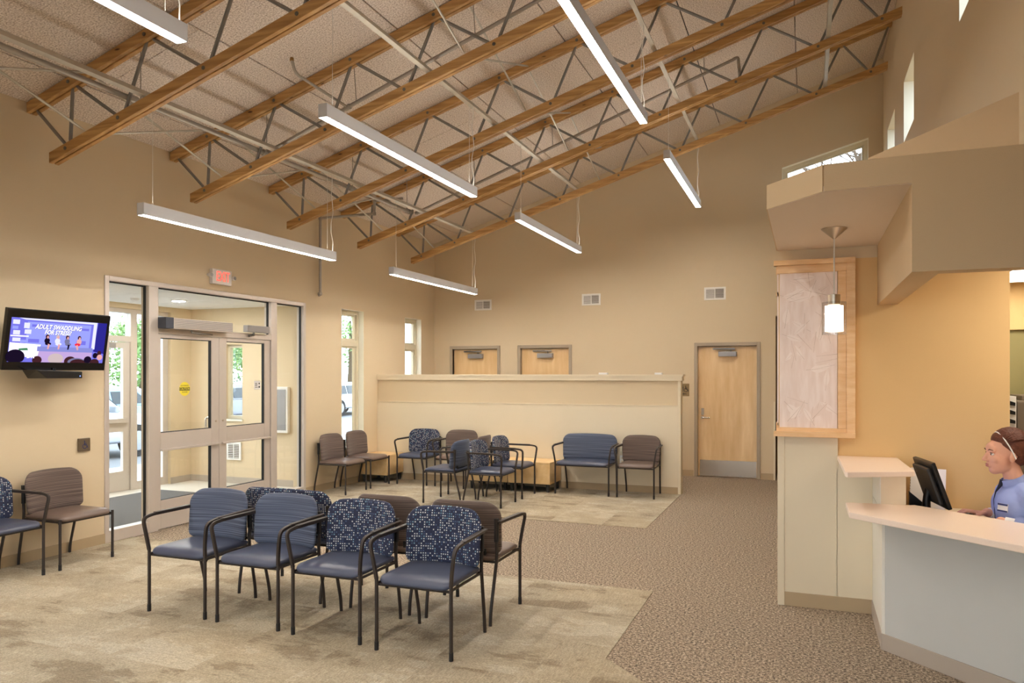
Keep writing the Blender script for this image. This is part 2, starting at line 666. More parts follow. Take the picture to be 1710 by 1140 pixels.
def arc_strip(mb, cx, cz, r0, r1, a0, a1, n=18, y=0):
    vs = []
    for i in range(n + 1):
        a = R(a0 + (a1 - a0) * i / n)
        vs += [(cx + r0 * math.cos(a), y, cz + r0 * math.sin(a)), (cx + r1 * math.cos(a), y, cz + r1 * math.sin(a))]
    return mb.add(vs, [(2 * i, 2 * i + 1, 2 * i + 3, 2 * i + 2) for i in range(n)])


def quadxz(mb, pts, y=0):
    return mb.add([(x, y, z) for x, z in pts], [tuple(range(len(pts)))])


def wheelchair(mb, cx, cz, s):
    disc(mb, cx - .08 * s, cz + .42 * s, .075 * s)
    quadxz(mb, [(cx - .14 * s, cz + .32 * s), (cx - .02 * s, cz + .32 * s), (cx + .0 * s, cz - .04 * s), (cx - .12 * s, cz - .04 * s)])
    quadxz(mb, [(cx - .06 * s, cz + .20 * s), (cx + .18 * s, cz + .20 * s), (cx + .18 * s, cz + .13 * s), (cx - .06 * s, cz + .13 * s)])
    quadxz(mb, [(cx - .12 * s, cz + .05 * s), (cx + .2 * s, cz + .05 * s), (cx + .2 * s, cz - .05 * s), (cx - .12 * s, cz - .05 * s)])
    quadxz(mb, [(cx + .13 * s, cz + .03 * s), (cx + .21 * s, cz + .05 * s), (cx + .36 * s, cz - .34 * s), (cx + .28 * s, cz - .36 * s)])
    arc_strip(mb, cx - .06 * s, cz - .14 * s, .22 * s, .29 * s, 110, 360)
    return mb


# ------------------------------------------------------------------ dimensions
XL, YB, XR = -6.45, 12.6, 1.07
SL = .309


def zceil(x):
    return 4.08 + SL * (x - XL)


def zbolt_b(x):
    return 3.62 + SL * (x + 5.962)


def zbolt_t(x):
    return zceil(x) - .052


# ------------------------------------------------------------------ setting: floor
floor = MB().box(-6.6, 4.6, -2.7, 15.4, -.1, 0).build('floor', 'carpet_brown')
tag(floor, 'speckled brown carpet with areas of striped beige carpet tiles', 'floor', kind='structure')


def clip(poly, inside, cut):
    out = []
    for i in range(len(poly)):
        a, b = poly[i], poly[(i + 1) % len(poly)]
        ia, ib = inside(a), inside(b)
        if ia:
            out.append(a)
        if ia != ib:
            out.append(cut(a, b))
    return out


def clip_half(poly, nx, ny, d):
    ins = lambda q: nx * q[0] + ny * q[1] <= d + 1e-9

    def cut(a, b):
        fa, fb = nx * a[0] + ny * a[1] - d, nx * b[0] + ny * b[1] - d
        t = fa / (fa - fb)
        return (a[0] + (b[0] - a[0]) * t, a[1] + (b[1] - a[1]) * t)
    return clip(poly, ins, cut)


TS = .61
tile_meshes = {}


def carpet(xa, xb, ya, yb, halves, ox, oy):
    i0, i1 = math.floor((xa - ox) / TS), math.ceil((xb - ox) / TS)
    j0, j1 = math.floor((ya - oy) / TS), math.ceil((yb - oy) / TS)
    for i in range(i0, i1):
        for j in range(j0, j1):
            x0, y0 = ox + i * TS, oy + j * TS
            poly = [(x0, y0), (x0 + TS, y0), (x0 + TS, y0 + TS), (x0, y0 + TS)]
            for h in [(1, 0, xb), (-1, 0, -xa), (0, 1, yb), (0, -1, -ya)] + halves:
                if poly:
                    poly = clip_half(poly, *h)
            if len(poly) < 3:
                continue
            cx, cy = x0 + TS / 2, y0 + TS / 2
            k = random.choice((0, 0, 0, 1))
            loc = [(q[0] - cx, q[1] - cy) for q in poly]
            rz = 0
            if k:
                loc = [(y, -x) for x, y in loc]
                rz = math.pi / 2
            key = tuple((round(a, 4), round(b, 4)) for a, b in loc)
            if key not in tile_meshes:
                g = .0012
                pl = [(a * (1 - g), b * (1 - g)) for a, b in loc]
                tile_meshes[key] = MB().prism(pl, 0, .006).mesh('carpet_tile', 'carpet_tile')
            link('carpet_tile', tile_meshes[key], floor, (cx, cy, 0), (0, 0, rz))


# zone by the camera, and zone in front of the half wall


def near_zone():
    ox, oy = -1.43 - 20 * TS, 5.145 - 20 * TS
    # left of x=-1.1, plus the wedge that widens below y=4.36
    carpet(XL, -1.1, 1.6, 5.82, [], ox, oy)
    carpet(-1.1, .6, 1.6, 4.36, [(1, 1, 3.26)], ox, oy)


near_zone()
carpet(XL, -1.62, 8.17, 10.6, [], -2.115 - 20 * TS, 8.17)

# ------------------------------------------------------------------ walls
ENT = (5.5, 8.71, 0, 2.648)
WA = (9.58, 10.185, .55, 2.642)
WB = (11.49, 12.08, .55, 2.642)
wl = wall_mb('x', XL - .2, XL, -2.7, YB + .2, 0, 4.3, [ENT, WA, WB]).build('wall_left', 'wall_paint')
tag(wl, 'beige painted side wall with the glass entrance and two narrow windows', 'wall', kind='structure')
CW = (-.36, .87, 4.2, 5.235)
D1, D2, D3 = (-6.07, -5.18), (-4.735, -3.84), (-1.655, -.735)
holes = [(a, b, 0, 2.12) for a, b in (D1, D2, D3)] + [CW, (-.455, .9, 0, 2.58)]
wb = wall_mb('y', YB, YB + .2, XL - .2, XR + .3, 0, 6.8, holes).build('wall_back', 'wall_paint')
tag(wb, 'tall beige gable wall at the far end with three maple doors', 'wall', kind='structure')
MB().add([(-.36, YB, 4.90), (.87, YB, 5.235), (-.36, YB, 5.235), (-.36, YB + .2, 4.90), (.87, YB + .2, 5.235), (-.36, YB + .2, 5.235)],
         [(0, 1, 2), (3, 5, 4), (0, 3, 4, 1), (0, 2, 5, 3), (1, 4, 5, 2)]).build('window_head', 'wall_paint', wb)
SLITS = [(5.6, 6.54, 4.32, 5.1), (9.12, 10.03, 4.40, 5.12), (11.02, 11.96, 4.40, 5.13)]
wr = wall_mb('x', XR, XR + .32, -2.7, YB, 2.70, 6.8, SLITS).build('wall_right', 'wall_paint')
tag(wr, 'tall beige clerestory wall with small slit windows above reception', 'wall', kind='structure')
MB().box(XR, XR + .15, 6.0, YB, 0, 2.70).build('wall_right_lower', 'wall_paint', wr)
MB().box(XR, 4.5, -2.7, 4.0, 2.70, 2.80).build('reception_ceiling', 'soffit_white', wr)
RW = [(-6.2, -4.0, .5, 2.7), (-3.7, -1.5, .5, 2.7), (-1.2, .9, .5, 2.7)]
wf = wall_mb('y', -2.9, -2.7, XL - .2, 4.7, 0, 6.8, RW).build('wall_front', 'wall_paint')
tag(wf, 'beige wall behind the camera with three added wide windows', 'wall', kind='structure')
we = MB().box(4.5, 4.7, -2.7, 9.2, 0, 2.9).build('wall_reception_end', 'gold_paint')
tag(we, 'gold painted end wall of the reception and office side', 'wall', kind='structure')

# reception wall (y = 5.85), gold paint
wg = MB().prism([(-.19, 5.85), (1.25, 5.85), (1.25, 6.0), (-.05, 6.0), (-.05, 6.52), (-.19, 6.52)], 0, 2.70).build('wall_reception', 'gold_paint')
tag(wg, 'gold painted wall behind the receptionist', 'wall', kind='structure')

# ceiling: slab + wood fibre panels
ceil = MB().add([(XL - .25, -2.9, zceil(XL - .25) + .05), (XR + .35, -2.9, zceil(XR + .35) + .05), (XR + .35, YB + .2, zceil(XR + .35) + .05), (XL - .25, YB + .2, zceil(XL - .25) + .05),
                 (XL - .25, -2.9, zceil(XL - .25) + .25), (XR + .35, -2.9, zceil(XR + .35) + .25), (XR + .35, YB + .2, zceil(XR + .35) + .25), (XL - .25, YB + .2, zceil(XL - .25) + .25)],
                [(0, 1, 2, 3), (4, 5, 6, 7), (0, 1, 5, 4), (1, 2, 6, 5), (2, 3, 7, 6), (3, 0, 4, 7)]).build('ceiling', 'dark_grey')
tag(ceil, 'sloped ceiling of mottled wood fibre panels', 'ceiling', kind='structure')
CA = math.atan(SL)
PW = 1.165
seams = [-5.96 + PW * k for k in range(0, 7)]
edges = [XL] + seams[:6] + [XR]
pm_cache = {}
for i in range(len(edges) - 1):
    xa, xb = edges[i], edges[i + 1]
    L = (xb - xa) / math.cos(CA)
    y = -2.7 + (.4 if i % 2 else 1.62)
    ys = [-2.7]
    while y < YB:
        ys.append(y)
        y += 2.44
    ys.append(YB)
    for a, b in zip(ys, ys[1:]):
        key = (round(L, 3), round(b - a, 3))
        if key not in pm_cache:
            g = .005
            pm_cache[key] = MB().box(g, L - g, g * .5, b - a - g * .5, 0, .045).mesh('ceiling_panel', 'fibre_panel', bevel=.004, seg=1)
        link('ceiling_panel', pm_cache[key], ceil, (xa, a, zceil(xa)), (0, -CA, 0))

# half wall
hw = empty('wall_partition', (-4.035, 10.675, 0), 0, 'cream half wall with flat cap standing behind the waiting chairs', 'wall', kind='structure')
bx = lambda n, m, a, b, c, d, e, f, bv=.003: box(n, m, a + 4.035, b + 4.035, c - 10.675, d - 10.675, e, f, hw, bv)
bx('core', 'wall_paint', XL, -1.64, 10.61, 10.74, 0, 1.58)
bx('lower_panel', 'cream_laminate', XL, -1.66, 10.598, 10.61, .1, 1.222)
bx('ledge_bead', 'cream_laminate', XL, -1.645, 10.592, 10.61, 1.222, 1.234, 0)
bx('cap', 'cream_laminate', XL, -1.60, 10.58, 10.77, 1.575, 1.655)
bx('cap_lip', 'cream_laminate', XL, -1.585, 10.568, 10.782, 1.635, 1.662, 0)
bx('end_post', 'cream_laminate', -1.66, -1.62, 10.595, 10.755, 0, 1.575)
bx('base', 'vinyl_base', XL, -1.66, 10.594, 10.61, 0, .1)

# baseboards
tag(box('baseboard_left', 'vinyl_base', XL, XL + .012, -2.7, 5.5, 0, .1), 'beige vinyl base along the entrance wall beside the brown chairs', 'baseboard', kind='structure')
tag(box('baseboard_left', 'vinyl_base', XL, XL + .012, 8.71, 10.59, 0, .1), 'beige vinyl base between the entrance and the half wall', 'baseboard', kind='structure')
tag(box('baseboard_back', 'vinyl_base', -3.78, -1.72, YB - .012, YB, 0, .1), 'beige vinyl base on the far wall behind the half wall', 'baseboard', kind='structure')
tag(box('baseboard_back', 'vinyl_base', -.67, -.47, YB - .012, YB, 0, .1), 'short beige vinyl base beside the full height maple door', 'baseboard', kind='structure')
tag(box('trim_1', 'cream_laminate', -.485, -.455, YB - .02, YB + .2, 0, 1.23), 'cream corner guard at the corridor opening', 'trim', kind='structure')

# corridor beyond the far wall
cor = empty('wall_corridor', (0, 13.5, 0), 0, 'brown corridor walls seen through the slit beside the leaf panel', 'wall', kind='structure')
box('side', 'corridor_paint', -.66, -.46, YB + .2 - 13.5, 15.3 - 13.5, 0, 2.7, cor)
box('side', 'corridor_paint', .95, 1.1, YB + .2 - 13.5, 15.3 - 13.5, 0, 2.7, cor)
box('end', 'corridor_paint', -.66, 1.1, 15.3 - 13.5, 15.4 - 13.5, 0, 2.7, cor)
box('lid', 'corridor_paint', -.66, 1.1, YB + .2 - 13.5, 15.4 - 13.5, 2.7, 2.8, cor)

# ------------------------------------------------------------------ soffit and header over reception
so = empty('ceiling_soffit', (.4, 4.9, 0), 0, 'dropped soffit and header over the reception desk', 'ceiling', kind='structure')
P2 = [(-.195, 5.85), (-.195, 4.364), (.08, 4.035), (.47, 4.0), (.47, 5.85)]
mv = lambda pl: [(x - .4, y - 4.9) for x, y in pl]
MB().prism(mv([(-.199, 5.85), (-.199, 4.362), (.078, 4.031), (.47, 3.996), (.47, 5.85)]), 2.5715, 2.60).build('underside', 'soffit_white', so)
fas = MB()
for a, b in ((P2[0], P2[1]), (P2[1], P2[2]), (P2[2], P2[3])):
    a, b = V((*a, 0)), V((*b, 0))
    n = (b - a).normalized().cross(V((0, 0, 1)))
    q = [a + n * .010, b + n * .010, b - n * .06, a - n * .06]
    fas.prism([(t.x - .4, t.y - 4.9) for t in q], 2.5735, 2.705)
fas.build('fascia', 'tan_paint', so)
MB().prism(mv([(-.19, 5.85), (-.19, 4.4), (.1, 4.08), (XR, 4.05), (XR, 5.85)]), 2.66, 2.70).build('deck', 'tan_paint', so)
MB().box(.46 - .4, .585 - .4, 4.11 - 4.9, 5.85 - 4.9, 2.155, 2.66).build('header_return', 'tan_paint', so)
MB().box(.46 - .4, 4.5 - .4, 3.99 - 4.9, 4.11 - 4.9, 2.155, 2.705).build('header', 'tan_paint', so)
MB().prism(mv([(.405, 5.9), (XR, 4.81), (XR + .3, 4.81), (XR + .3, 6.0), (.405, 6.0)]), 2.70, 3.2).build('bulkhead', 'tan_paint', so)
MB().box(.585 - .4, 4.5 - .4, 4.11 - 4.9, 5.85 - 4.9, 2.60, 2.66).build('reception_lid', 'soffit_white', so)

# office beyond the gold wall
of = empty('wall_office', (2.6, 7.5, 0), 0, 'back office with olive wall and gold band past the gold wall', 'wall', kind='structure')
ob = lambda n, m, a, b, c, d, e, f: box(n, m, a - 2.6, b - 2.6, c - 7.5, d - 7.5, e, f, of)
ob('olive_wall', 'green_paint', 1.22, 4.5, 9.0, 9.1, 0, 2.7)
ob('gold_band', 'gold_paint', 1.22, 4.5, 8.96, 9.0, 2.12, 2.6)
ob('office_lid', 'ceiling_tile', 1.22, 4.5, 5.85, 9.1, 2.6, 2.66)
tr = empty('ceiling_light', (1.95, 8.05, 2.6), 0, 'square office ceiling troffer glowing past the gold wall', 'light')
MB().box(-.32, .32, -.62, .62, -.03, 0).build('frame', 'white_plastic', tr)
MB().box(-.28, .28, -.58, .58, -.034, -.028).build('diffuser', 'troffer_glow', tr)
added_troffer = empty('ceiling_light', (1.75, 5.0, 2.6), 0, 'added square troffer, out of view, above the receptionist behind the header', 'light')  # unseen lamp, added to light the gold wall from behind the header
MB().box(-.32, .32, -.62, .62, -.03, 0).build('frame', 'white_plastic', added_troffer)
MB().box(-.28, .28, -.58, .58, -.034, -.028).build('diffuser', 'troffer_glow', added_troffer)
cp = empty('copier', (2.07, 8.72, 0), 0, 'grey office machine with stacked black paper slots by the olive wall', 'copier')
MB().box(-.20, .42, -.25, .25, 0, 1.42).build('body', 'copier_grey', cp, bevel=.02)
MB().box(-.16, .3, -.22, .22, 1.42, 1.47).build('lid', 'copier_grey', cp, bevel=.01)
rk = empty('paper_rack', (1.80, 8.66, 0), 0, 'pale upright paper rack with black slots beside the office machine', 'rack')
MB().box(-.06, .06, -.2, .25, 0, 1.46).build('body', 'white_plastic', rk)
for k in range(5):
    MB().add([(-.03, -.215, 0), (.05, -.215, -.01), (.05, -.215, .02), (-.03, -.215, .05), (-.03, -.2, 0), (.05, -.2, -.01), (.05, -.2, .02), (-.03, -.2, .05)],
             [(0, 1, 2, 3), (4, 5, 6, 7), (0, 1, 5, 4), (1, 2, 6, 5), (2, 3, 7, 6), (3, 0, 4, 7)]).build('slot', 'black_plastic', rk, loc=(0, 0, 1.04 + k * .085))

# ------------------------------------------------------------------ leaf panel in maple frame
lp = empty('window_panel', (0, 5.85, 0), 0, 'translucent pressed leaf panel in a maple frame at the reception corner', 'panel', kind='structure')
MB().box(-.183, .202, -.02, 0, 1.29, 2.40).build('leaf_pane', 'leaf_resin', lp)


def leaf_mesh():
    mb = MB()
    n = 8
    vs = []
    for i in range(n + 1):
        t = i / n
        wd = .017 * math.sin(math.pi * min(1, t ** .8)) + .0004
        vs += [(-wd, 0, t * .12), (wd, 0, t * .12)]
    mb.add(vs, [(2 * i, 2 * i + 1, 2 * i + 3, 2 * i + 2) for i in range(n)])
    return mb


mat('leaf_skeleton', srgb(247, 232, 223), .5)
mat('leaf_skeleton_tan', srgb(239, 220, 209), .5)
mat('leaf_vein', srgb(190, 164, 146), .6)
lm = [leaf_mesh().mesh('pressed_leaf', 'leaf_skeleton'), leaf_mesh().mesh('pressed_leaf', 'leaf_skeleton_tan')]
vein = MB().add([(-.0007, -.0004, -.03), (.0007, -.0004, -.03), (.0003, -.0004, .12), (-.0003, -.0004, .12)], [(0, 1, 2, 3)]).mesh('leaf_vein', 'leaf_vein')
rl = random.Random(3)
for k in range(44):
    a = rl.uniform(0, 6.28)
    x, z = rl.uniform(-.165, .185), rl.uniform(1.31, 2.38)
    ex, ez = x + .12 * math.sin(a), z + .12 * math.cos(a)
    if not (-.175 < ex < .195 and 1.295 < ez < 2.395):
        a += math.pi
        ex, ez = x + .12 * math.sin(a), z + .12 * math.cos(a)
        if not (-.175 < ex < .195 and 1.295 < ez < 2.395):
            continue
    o = link('pressed_leaf', lm[k % 2], lp, (x, -.0206 - .00004 * k, z), (0, a, 0))
    o.scale = (1.1, 1, 1) if k % 3 else (1.5, 1, 1)
    link('leaf_vein', vein, o)
for nm, a, b, c, d, y0 in (('frame_rail', -.20, .315, 2.40, 2.455, -.045), ('frame_stile', .205, .26, 1.29, 2.40, -.04), ('frame_rail', -.2, .315, 1.25, 1.29, -.045)):
    MB().box(a, b, y0, 0, c, d).build(nm, 'maple_trim', lp, bevel=.003)
for nm, a, b, c, d, y0 in (('frame_cap', -.222, .318, 2.455, 2.492, -.065), ('frame_edge', .26, .318, 1.235, 2.455, -.055), ('frame_sill', -.222, .318, 1.225, 1.262, -.07)):
    MB().box(a, b, y0, 0, c, d).build(nm, 'maple_trim', lp, bevel=.003)
for c, d in ((2.40, 2.46), (2.24, 2.27), (1.262, 1.32)):
    MB().box(-.207, -.19, .0, .62, c, d).build('return_rail', 'maple_trim', lp)
MB().box(-.2, -.19, .0, .6, 1.3, 2.42).build('return_pane', 'leaf_resin', lp)
box('trim', 'wall_paint', -.19, .47, -.001, 0, 2.49, 2.573, lp)

# laminate lower panel on the reception corner
cl_ = empty('trim_2', (.1, 5.84, 0), 0, 'cream laminate panel cladding the reception corner below the leaf panel', 'panel', kind='structure')
MB().box(-.297, -.25, -.012, .03, 0, 1.225).build('corner_bead', 'cream_laminate', cl_, bevel=.003)
MB().box(-.25, .103, -.004, .01, .1, 1.225).build('panel', 'cream_laminate', cl_)
MB().box(.1, .33, -.004, .01, .1, 1.07).build('panel', 'cream_laminate', cl_)
MB().box(.098, .106, -.008, .01, 1.0, 1.225).build('edge_bead', 'cream_laminate', cl_)
MB().box(-.25, .33, -.010, .01, 0, .1).build('base', 'vinyl_base', cl_, bevel=.002)
MB().box(-.296, -.289, .03, .68, .1, 1.225).build('side_panel', 'cream_laminate', cl_)
MB().box(-.298, -.289, .03, .68, 0, .1).build('base', 'vinyl_base', cl_)

# ------------------------------------------------------------------ storefront entrance


def frame_bar(mb, y0, y1, z0, z1, x0=XL - .09, x1=XL + .012):
    mb.box(x0, x1, y0, y1, z0, z1)


ex, ey = XL, 7.1
en = empty('window_1', (ex, ey, 0), 0, 'aluminium storefront frame with glass panes around the entrance doors', 'window', kind='structure')


def storefront(root, x0, x1, parts, m='alu'):
    for nm, y0, y1, z0, z1 in parts:
        MB().box(x0, x1, y0 - ey, y1 - ey, z0, z1).build(nm, m, root, bevel=.003, seg=1)


storefront(en, -.10, .012, [('jamb', 5.5, 5.55, 0, 2.648), ('jamb', 8.66, 8.71, 0, 2.648), ('head', 5.55, 8.66, 2.598, 2.648),
                            ('mullion', 6.035, 6.16, 0, 2.598), ('mullion', 7.985, 8.10, 0, 2.598), ('transom', 6.16, 7.985, 2.105, 2.175),
                            ('sill', 5.55, 6.035, 0, .12), ('sill', 8.10, 8.66, 0, .12)])
for y0, y1, z0, z1 in ((5.55, 6.035, .12, 2.598), (8.10, 8.66, .12, 2.598), (6.16, 7.985, 2.175, 2.598)):
    MB().box(-.05, -.044, y0 - ey, y1 - ey, z0, z1).build('pane', 'glass', en)
    g = MB()
    for a, b in ((y0, y0 + .012), (y1 - .012, y1)):
        g.box(-.06, -.034, a - ey, b - ey, z0, z1)
    g.box(-.06, -.034, y0 - ey, y1 - ey, z1 - .012, z1)
    g.build('gasket', 'gasket', en)


def leaf_door(name, label, y0, y1, hinge):
    r = empty(name, (ex, (y0 + y1) / 2, 0), 0, label, 'door', kind='structure')
    h = (y1 - y0) / 2
    a = h - .115 if hinge < 0 else h - .05
    b = h - .05 if hinge < 0 else h - .115
    # clear glass from -b..a
    lo, hi = (-(h - .04), h - .12) if hinge < 0 else (-(h - .12), h - .105)
    for nm, c, d, z0, z1 in (('stile', -h, lo, .01, 2.10), ('stile', hi, h, .01, 2.10), ('rail', lo, hi, 2.06, 2.10), ('rail', lo, hi, .85, 1.04), ('rail', lo, hi, .01, .315)):
        MB().box(-.055, -.005, c, d, z0, z1).build(nm, 'alu', r, bevel=.002, seg=1)
    for z0, z1 in ((1.04, 2.06), (.315, .85)):
        MB().box(-.033, -.027, lo, hi, z0, z1).build('pane', 'glass', r)
        g = MB()
        g.box(-.045, -.015, lo, lo + .006, z0, z1)
        g.box(-.045, -.015, hi - .012, hi, z0, z1)
        g.box(-.045, -.015, lo, hi, z0, z0 + .008)
        g.box(-.045, -.015, lo, hi, z1 - .008, z1)
        g.build('gasket', 'gasket', r)
    MB().box(-.005, .03, -h + .03, h - .02, .845, .868).build('push_bar', 'alu', r, bevel=.004, seg=1)
    MB().lathe([(.012, 0), (.012, .012)], 10).xform(Matrix.Rotation(R(90), 4, 'Y')).build('lock_cylinder', 'nickel', r, loc=(-.006, (h - .055) * -hinge, 1.12))
    MB().tube(fillet([(-.06, 0, 1.16), (-.12, 0, 1.16), (-.12, 0, .92), (-.06, 0, .92)], .03), .012).build('pull_handle', 'stainless', r, loc=(0, (h - .09) * -hinge, 0))
    MB().box(-.004, .004, -.05, .05, .2, .215).build('kick_label', 'closer_grey', r)
    return r


dl = leaf_door('door_1', 'glass entrance door leaf with the yellow caution sticker', 6.165, 7.07, -1)
dr = leaf_door('door_2', 'glass entrance door leaf with the small white notice sticker', 7.075, 7.98, 1)
# stickers
st = empty('caution_sticker', (ex - .024, 6.56, 1.505), R(90), 'round yellow automatic door caution sticker on the glass', 'sticker')
disc(MB(), 0, 0, .078, 32, 0).build('disc', 'caution_yellow', st)
quadxz(MB(), [(-.076, .018), (.076, .018), (.076, -.018), (-.076, -.018)], -.0006).build('band', 'ink_black', st)
text_mesh('lettering', 'CAUTION', .036, 'caution_yellow', st, (0, -.0012, 0), (R(90), 0, 0), .0001, bold=.0008, sx=.86)
text_mesh('lettering', 'AUTOMATIC', .024, 'ink_black', st, (0, -.0012, .036), (R(90), 0, 0), .0001, sx=.85)
text_mesh('lettering', 'DOOR', .026, 'ink_black', st, (0, -.0012, -.036), (R(90), 0, 0), .0001)
nt_ = empty('notice_sticker', (ex - .024, 7.76, 1.53), R(90), 'small white printed notice stuck on the glass door', 'sticker')
quadxz(MB(), [(-.06, -.055), (.06, -.055), (.06, .055), (-.06, .055)]).build('sheet', 'white_plastic', nt_)
pr = MB()
for z, a, b in ((.02, -.045, .0), (.005, -.045, .005), (-.01, -.045, .0), (-.03, -.045, .01)):
    quadxz(pr, [(a, z), (b, z), (b, z + .007), (a, z + .007)], -.0006)
disc(pr, .035, .02, .012, 12, -.0006)
quadxz(pr, [(.022, -.035), (.05, -.035), (.05, -.012), (.022, -.012)], -.0006)
pr.build('print', 'dark_grey', nt_)

# door operators
op = empty('door_operator', (XL + .012, 6.66, 2.16), 0, 'long ribbed aluminium door operator box above the entrance door', 'door operator')
MB().box(0, .11, -.40, .50, 0, .115).build('body', 'alu', op, bevel=.006)
MB().box(-.001, .113, -.51, -.40, -.002, .118).build('end_cap', 'alu_dark', op, bevel=.006)
for k in range(6):
    MB().box(.109, .1125, -.39, .49, .012 + k * .017, .02 + k * .017).build('rib', 'closer_grey', op)
MB().tube([(.06, -.1, -.005), (.07, -.1, -.03), (.03, .25, -.035)], .009).build('arm', 'steel_web', op)
oc = empty('door_closer', (XL + .012, 7.66, 2.185), 0, 'short grey door closer at the end of the entrance transom', 'door closer')
MB().box(0, .07, -.2, .21, 0, .085).build('body', 'closer_grey', oc, bevel=.006)
MB().tube([(.035, -.05, 0), (.035, -.05, -.035), (.03, -.13, -.045)], .012).build('arm', 'bolt_steel', oc)

# two narrow windows in the entrance wall


def side_window(name, label, W):
    r = empty(name, (XL - .13, (W[0] + W[1]) / 2, W[2]), 0, label, 'window', kind='structure')
    h, H_ = (W[1] - W[0]) / 2, W[3] - W[2]
    tz = 2.14 - W[2]
    for nm, a, b, z0, z1 in (('jamb', -h, -h + .05, 0, H_), ('jamb', h - .05, h, 0, H_), ('rail', -h + .05, h - .05, 0, .06), ('rail', -h + .05, h - .05, H_ - .06, H_), ('transom', -h + .05, h - .05, tz - .05, tz + .05)):
        MB().box(-.05, .04, a, b, z0, z1).build(nm, 'window_vinyl', r, bevel=.004, seg=1)
    for z0, z1 in ((.06, tz - .05), (tz + .05, H_ - .06)):
        s = MB()
        for a, b, c, d in ((-h + .05, -h + .075, z0, z1), (h - .075, h - .05, z0, z1), (-h + .075, h - .075, z0, z0 + .025), (-h + .075, h - .075, z1 - .025, z1)):
            s.box(-.03, .015, a, b, c, d)
        s.build('sash', 'window_vinyl', r)
        MB().box(-.008, -.002, -h + .07, h - .07, z0 + .02, z1 - .02).build('pane', 'glass', r)
    for a in (-h, h - .004):
        MB().box(.04, .135, a, a + .004, 0, H_).build('reveal', 'jamb_white', r)
    MB().box(.04, .135, -h, h, H_ - .004, H_).build('reveal', 'jamb_white', r)
    MB().box(.04, .15, -h, h, 0, .02).build('sill_board', 'jamb_white', r)


side_window('window_2', 'narrow tall window behind the two brown armless chairs', WA)
side_window('window_3', 'narrow tall window beyond the half wall near the room corner', WB)

# trapezoid clerestory window in the far wall
cw = empty('window_4', (.255, YB + .11, 4.2), 0, 'sloped-top clerestory window above the reception soffit', 'window', kind='structure')
sl4 = (5.235 - 4.90) / 1.23
zt = lambda x: 4.90 - 4.2 + sl4 * (x + .615)
fr = MB()
h = .615


def slab4(pts, y0, y1):
    n = len(pts)
    fr.add([(x, y0, z) for x, z in pts] + [(x, y1, z) for x, z in pts], [tuple(range(n))[::-1], tuple(range(n, 2 * n))] + [(i, (i + 1) % n, (i + 1) % n + n, i + n) for i in range(n)])


for y0, y1, w0, w1 in ((-.02, .05, 0, .06), (0, .04, .06, .085)):
    for nm, pts in (('frame', [(-h + w0, w0), (-h + w1, w1), (-h + w1, zt(-h + w1) - w1 * 1.04), (-h + w0, zt(-h + w0) - w0 * 1.04)]),
                    ('frame', [(h - w0, w0), (h - w0, zt(h - w0) - w0 * 1.04), (h - w1, zt(h - w1) - w1 * 1.04), (h - w1, w1)]),
                    ('frame', [(-h + w0, zt(-h + w0) - w0 * 1.04), (-h + w1, zt(-h + w1) - w1 * 1.04), (h - w1, zt(h - w1) - w1 * 1.04), (h - w0, zt(h - w0) - w0 * 1.04)]),
                    ('frame', [(-h + w0, w0), (h - w0, w0), (h - w1, w1), (-h + w1, w1)])):
        fr = MB()
        slab4(pts, y0, y1)
        fr.build(nm, 'window_vinyl', cw)
fr = MB()
slab4([(-h + .08, .08), (h - .08, .08), (h - .08, zt(h - .08) - .08), (-h + .08, zt(-h + .08) - .08)], .018, .024)
fr.build('pane', 'glass', cw)
fr = MB()
slab4([(-h, zt(-h)), (h, zt(h)), (h, zt(h) - .006), (-h, zt(-h) - .006)], -.108, -.02)
slab4([(h - .006, 0), (h, 0), (h, zt(h)), (h - .006, zt(h))], -.108, -.02)
slab4([(-h, 0), (-h + .006, 0), (-h + .006, zt(-h)), (-h, zt(-h))], -.108, -.02)
fr.build('reveal', 'jamb_white', cw)

# slit windows in the clerestory wall
for k, (a, b, c, d) in enumerate(SLITS):
    r = empty('window_%d' % (5 + k), (XR + .25, (a + b) / 2, c), 0, ('slit window high in the clerestory wall, partly cut by the top of the picture', 'middle slit window high in the clerestory wall',
              'slit window high in the clerestory wall nearest the far corner')[k], 'window', kind='structure')
    hh, H_ = (b - a) / 2, d - c
    for y0, y1, z0, z1 in ((-hh, -hh + .04, 0, H_), (hh - .04, hh, 0, H_), (-hh + .04, hh - .04, 0, .04), (-hh + .04, hh - .04, H_ - .04, H_)):
        MB().box(0, .06, y0, y1, z0, z1).build('frame', 'window_vinyl', r)
    MB().box(.028, .034, -hh + .04, hh - .04, .04, H_ - .04).build('pane', 'glass', r)
    MB().box(-.249, 0, hh - .006, hh, 0, H_).build('reveal', 'jamb_white', r)
    MB().box(-.249, 0, -hh, -hh + .006, 0, H_).build('reveal', 'jamb_white', r)
# unseen windows behind the camera, added to let daylight in
for k, (a, b, c, d) in enumerate(RW):
    r = empty('window_%d' % (8 + k), ((a + b) / 2, -2.82, c), 0, 'added wide window %s in the unseen wall behind the camera' % ('by the entrance wall', 'in the middle', 'by the reception side')[k], 'window', kind='structure')
    hh, H_ = (b - a) / 2, d - c
    for y0, y1, z0, z1 in ((-hh, -hh + .05, 0, H_), (hh - .05, hh, 0, H_), (-hh + .05, hh - .05, 0, .05), (-hh + .05, hh - .05, H_ - .05, H_), (-.03, .03, .05, H_ - .05)):
        MB().box(y0, y1, -.03, .03, z0, z1).build('frame', 'window_vinyl', r)
    for s in (-1, 1):
        MB().box(min(s * .03, s * (hh - .05)), max(s * .03, s * (hh - .05)), -.003, .003, .05, H_ - .05).build('pane', 'glass', r)

